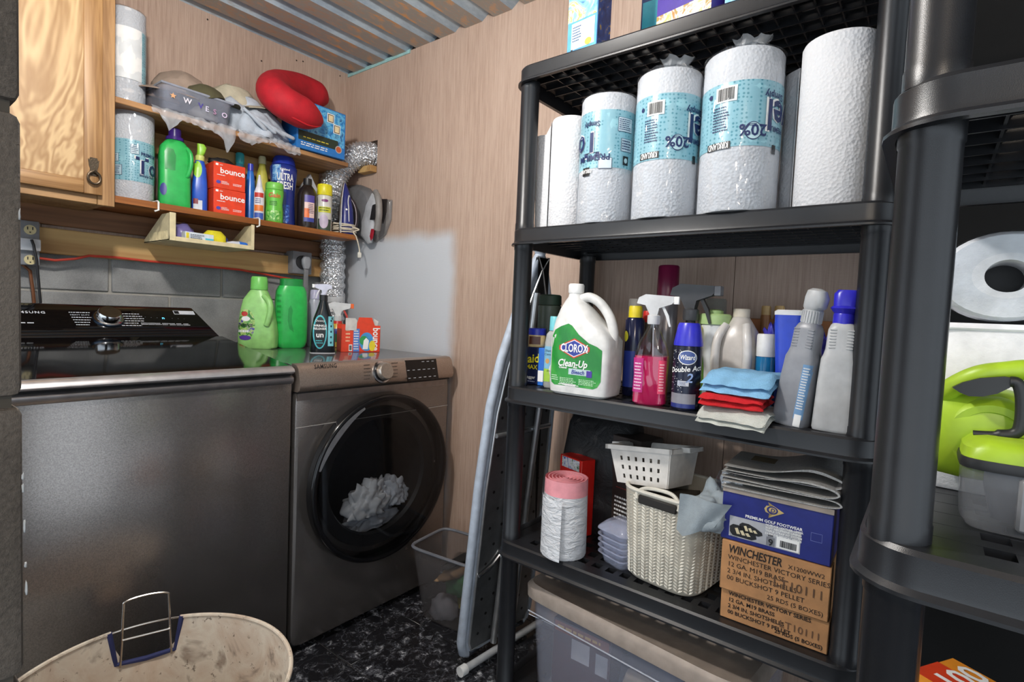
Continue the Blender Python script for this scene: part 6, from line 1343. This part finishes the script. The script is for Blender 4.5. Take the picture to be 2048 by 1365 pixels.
def plate(poly, X, th_, nm, mat): 
    pts = [Q(a_,b_,X) for a_,b_ in poly]; n = len(pts); v = [tuple(p_) for p_ in pts]+[(p_.x+th_,p_.y,p_.z) for p_ in pts]
    return G().add(v,[tuple(range(n)),tuple(range(2*n-1,n-1,-1))]+[(i,i+n,(i+1)%n+n,(i+1)%n) for i in range(n)]).build(nm,mat,t)
plate([(1905,776),(1925,766),(1960,757),(2010,754),(2030,758),(2020,776),(1995,788),(1965,794),(1938,793),(1920,786)],.797,.03,'grip_rubber',BLK2)
G().tube(bez([Q(2020,764,.80),Q(2036,768,.80),Q(2044,800,.80),Q(2041,850,.80),Q(2028,868,.80),Q(1990,870,.80),Q(1946,868,.80)],7),[.006]*35+[.004]*8,10).build('grip_frame',BLK2,t)
CX = lambda v: Vector((cb.x+v.y, cb.y-v.x-.030, C+v.z))
G().loft([(.0005,.058,.04,0,0,5),(.010,.064,.045,0,0,5),(.055,.066,.047,0,0,5),(.070,.066,.047,0,0,5)],28,xf=CX).build('clear_case',M((130,132,136),.1,alpha=.4),t)
G().loft([(.012,.044,.034,.006,0,5),(.04,.05,.036,.006,0,5),(.066,.05,.036,.006,0,5)],20,xf=CX).build('battery_core',M((66,68,74),.5),t)
G().loft([(.066,.068,.049,0,0,5),(.071,.069,.050,0,0,5),(.077,.068,.049,0,0,5)],28,xf=CX).build('collar',BLK2,t)
G().loft([(.076,.067,.048,0,0,5),(.088,.066,.047,0,0,4.5),(.096,.058,.04,0,0,4),(.099,.045,.03,0,0,3)],28,xf=CX).build('shoulder',LIME,t)
o = text(flat(.0485),'9a',.016,.014,.030,M((170,190,40),.4),t,1); o.location = (cb.x,cb.y-.030,C); o.rotation_euler = (0,0,RZ)
o = label(flat(.0478),.004,.05,.018,.042,M((186,188,194),.4),t); o.location = (cb.x,cb.y-.030,C); o.rotation_euler = (0,0,RZ)
G().rbox(-.020,-.008,-.050,-.034,.008,.064,.003,1,xf=CX).build('case_rib',M((150,152,156),.2,alpha=.8),t)
# toilet rolls
c = PX(2000,556,.985); R = .072; TPm = M((226,226,228),.9,0,.35,240); TPF = film('roll_film', peak=.15, scale=25)
t = thing('tissue_roll', 'film wrapped toilet roll lying with its dark core facing out', 'toilet roll', (.985,c.y-.004,c.z-.002), RZ, 'toilet rolls'); ay = lambda v: Vector((v.x, -v.z, v.y*.8))
G().loft([(-.05,R,R),(.05,R,R),(.056,R*.92,R*.92),(.056,.023,.026),(-.05,.022,.025)],40,cap=False,xf=ay).build('roll',TPm,t); G().loft([(-.02,.024,.027),(-.018,.024,.027)],24,xf=ay).build('core',INK((16,16,18)),t)
G().loft([(-.05,R*1.02,R*1.02),(.05,R*1.03,R*1.03),(.06,R*.95,R*.95),(.063,.036,.036)],40,cap=False,xf=ay).build('plastic_wrap',TPF,t)
t = thing('tissue_roll', 'big white paper roll under the toilet roll', 'toilet roll', (.985,c.y-.008,C), RZ, 'toilet rolls'); hh = c.z-.002-R*.8-C-.004
G().loft([(0,.076,.055,0,0,6),(.006,.079,.058,0,0,6),(hh-.006,.079,.058,0,0,6),(hh,.075,.054,0,0,6)],40).build('paper',TPm,t); G().tube([(-.078,-.058,hh*.97),(.078,-.058,hh*.97)],.003,6).build('sheet_edge',TPm,t)
p0 = PX(1893,720,1.02); g = G().loft([(0,.016,.05,0,0,4),(.1,.018,.05,0,0,4),(.19,.010,.03,0,0,3)],20); tag(g.build('blue_packet', M((44,66,190),.3,0,.4,60), None, (1.02,p0.y,C), (0,0,RZ)), 'blue plastic packet beside the white paper roll', 'packet')
# cartons on other tiers of the near rack
A, Bq, Cq = PZ(1825,1340,.70), PZ(1905,1316,.70), PZ(1985,1366,.70); e1 = (Bq-A); L1 = e1.length; ang = math.atan2(e1.y, e1.x)
e2 = Vector((-e1.y, e1.x, 0)).normalized(); sgn = 1 if e2.dot(Cq-Bq) > 0 else -1; dp = .16
t = thing('wipes_carton', 'orange and red carton marked 100 on the low tier', 'box', (A.x,A.y,TT[1]), ang); hh = .70-TT[1]
ys = (0,dp) if sgn > 0 else (-dp,0); G().rbox(0,L1,ys[0],ys[1],0,hh,.001,1).build('carton',M((222,140,40),.4),t)
G().box(0,L1*.62,(0 if sgn>0 else -.06),(.06 if sgn>0 else 0),hh,hh+.0006).build('red_panel',M((206,62,30),.4),t)
v, f, wd = layout('100',.05,1); o = G().add([(a_+.008,(b_+.008 if sgn>0 else b_-.052),hh+.0012) for a_,b_ in v],f).build('lettering',WHITE,t)
g = crumple(G(),.12,.16,.24,91,.25,4); tag(g.build('dark_bag', M((52,58,72),.6), None, (.95,-.36,TT[1])), 'dark blue grey bag on the low tier of the near rack', 'bag')
carton('brown_box', 'brown cardboard box on the upper tier of the near rack', .34, .3, .07, M((150,112,84),.8), (.87,-.30,TT[3]), RZ)
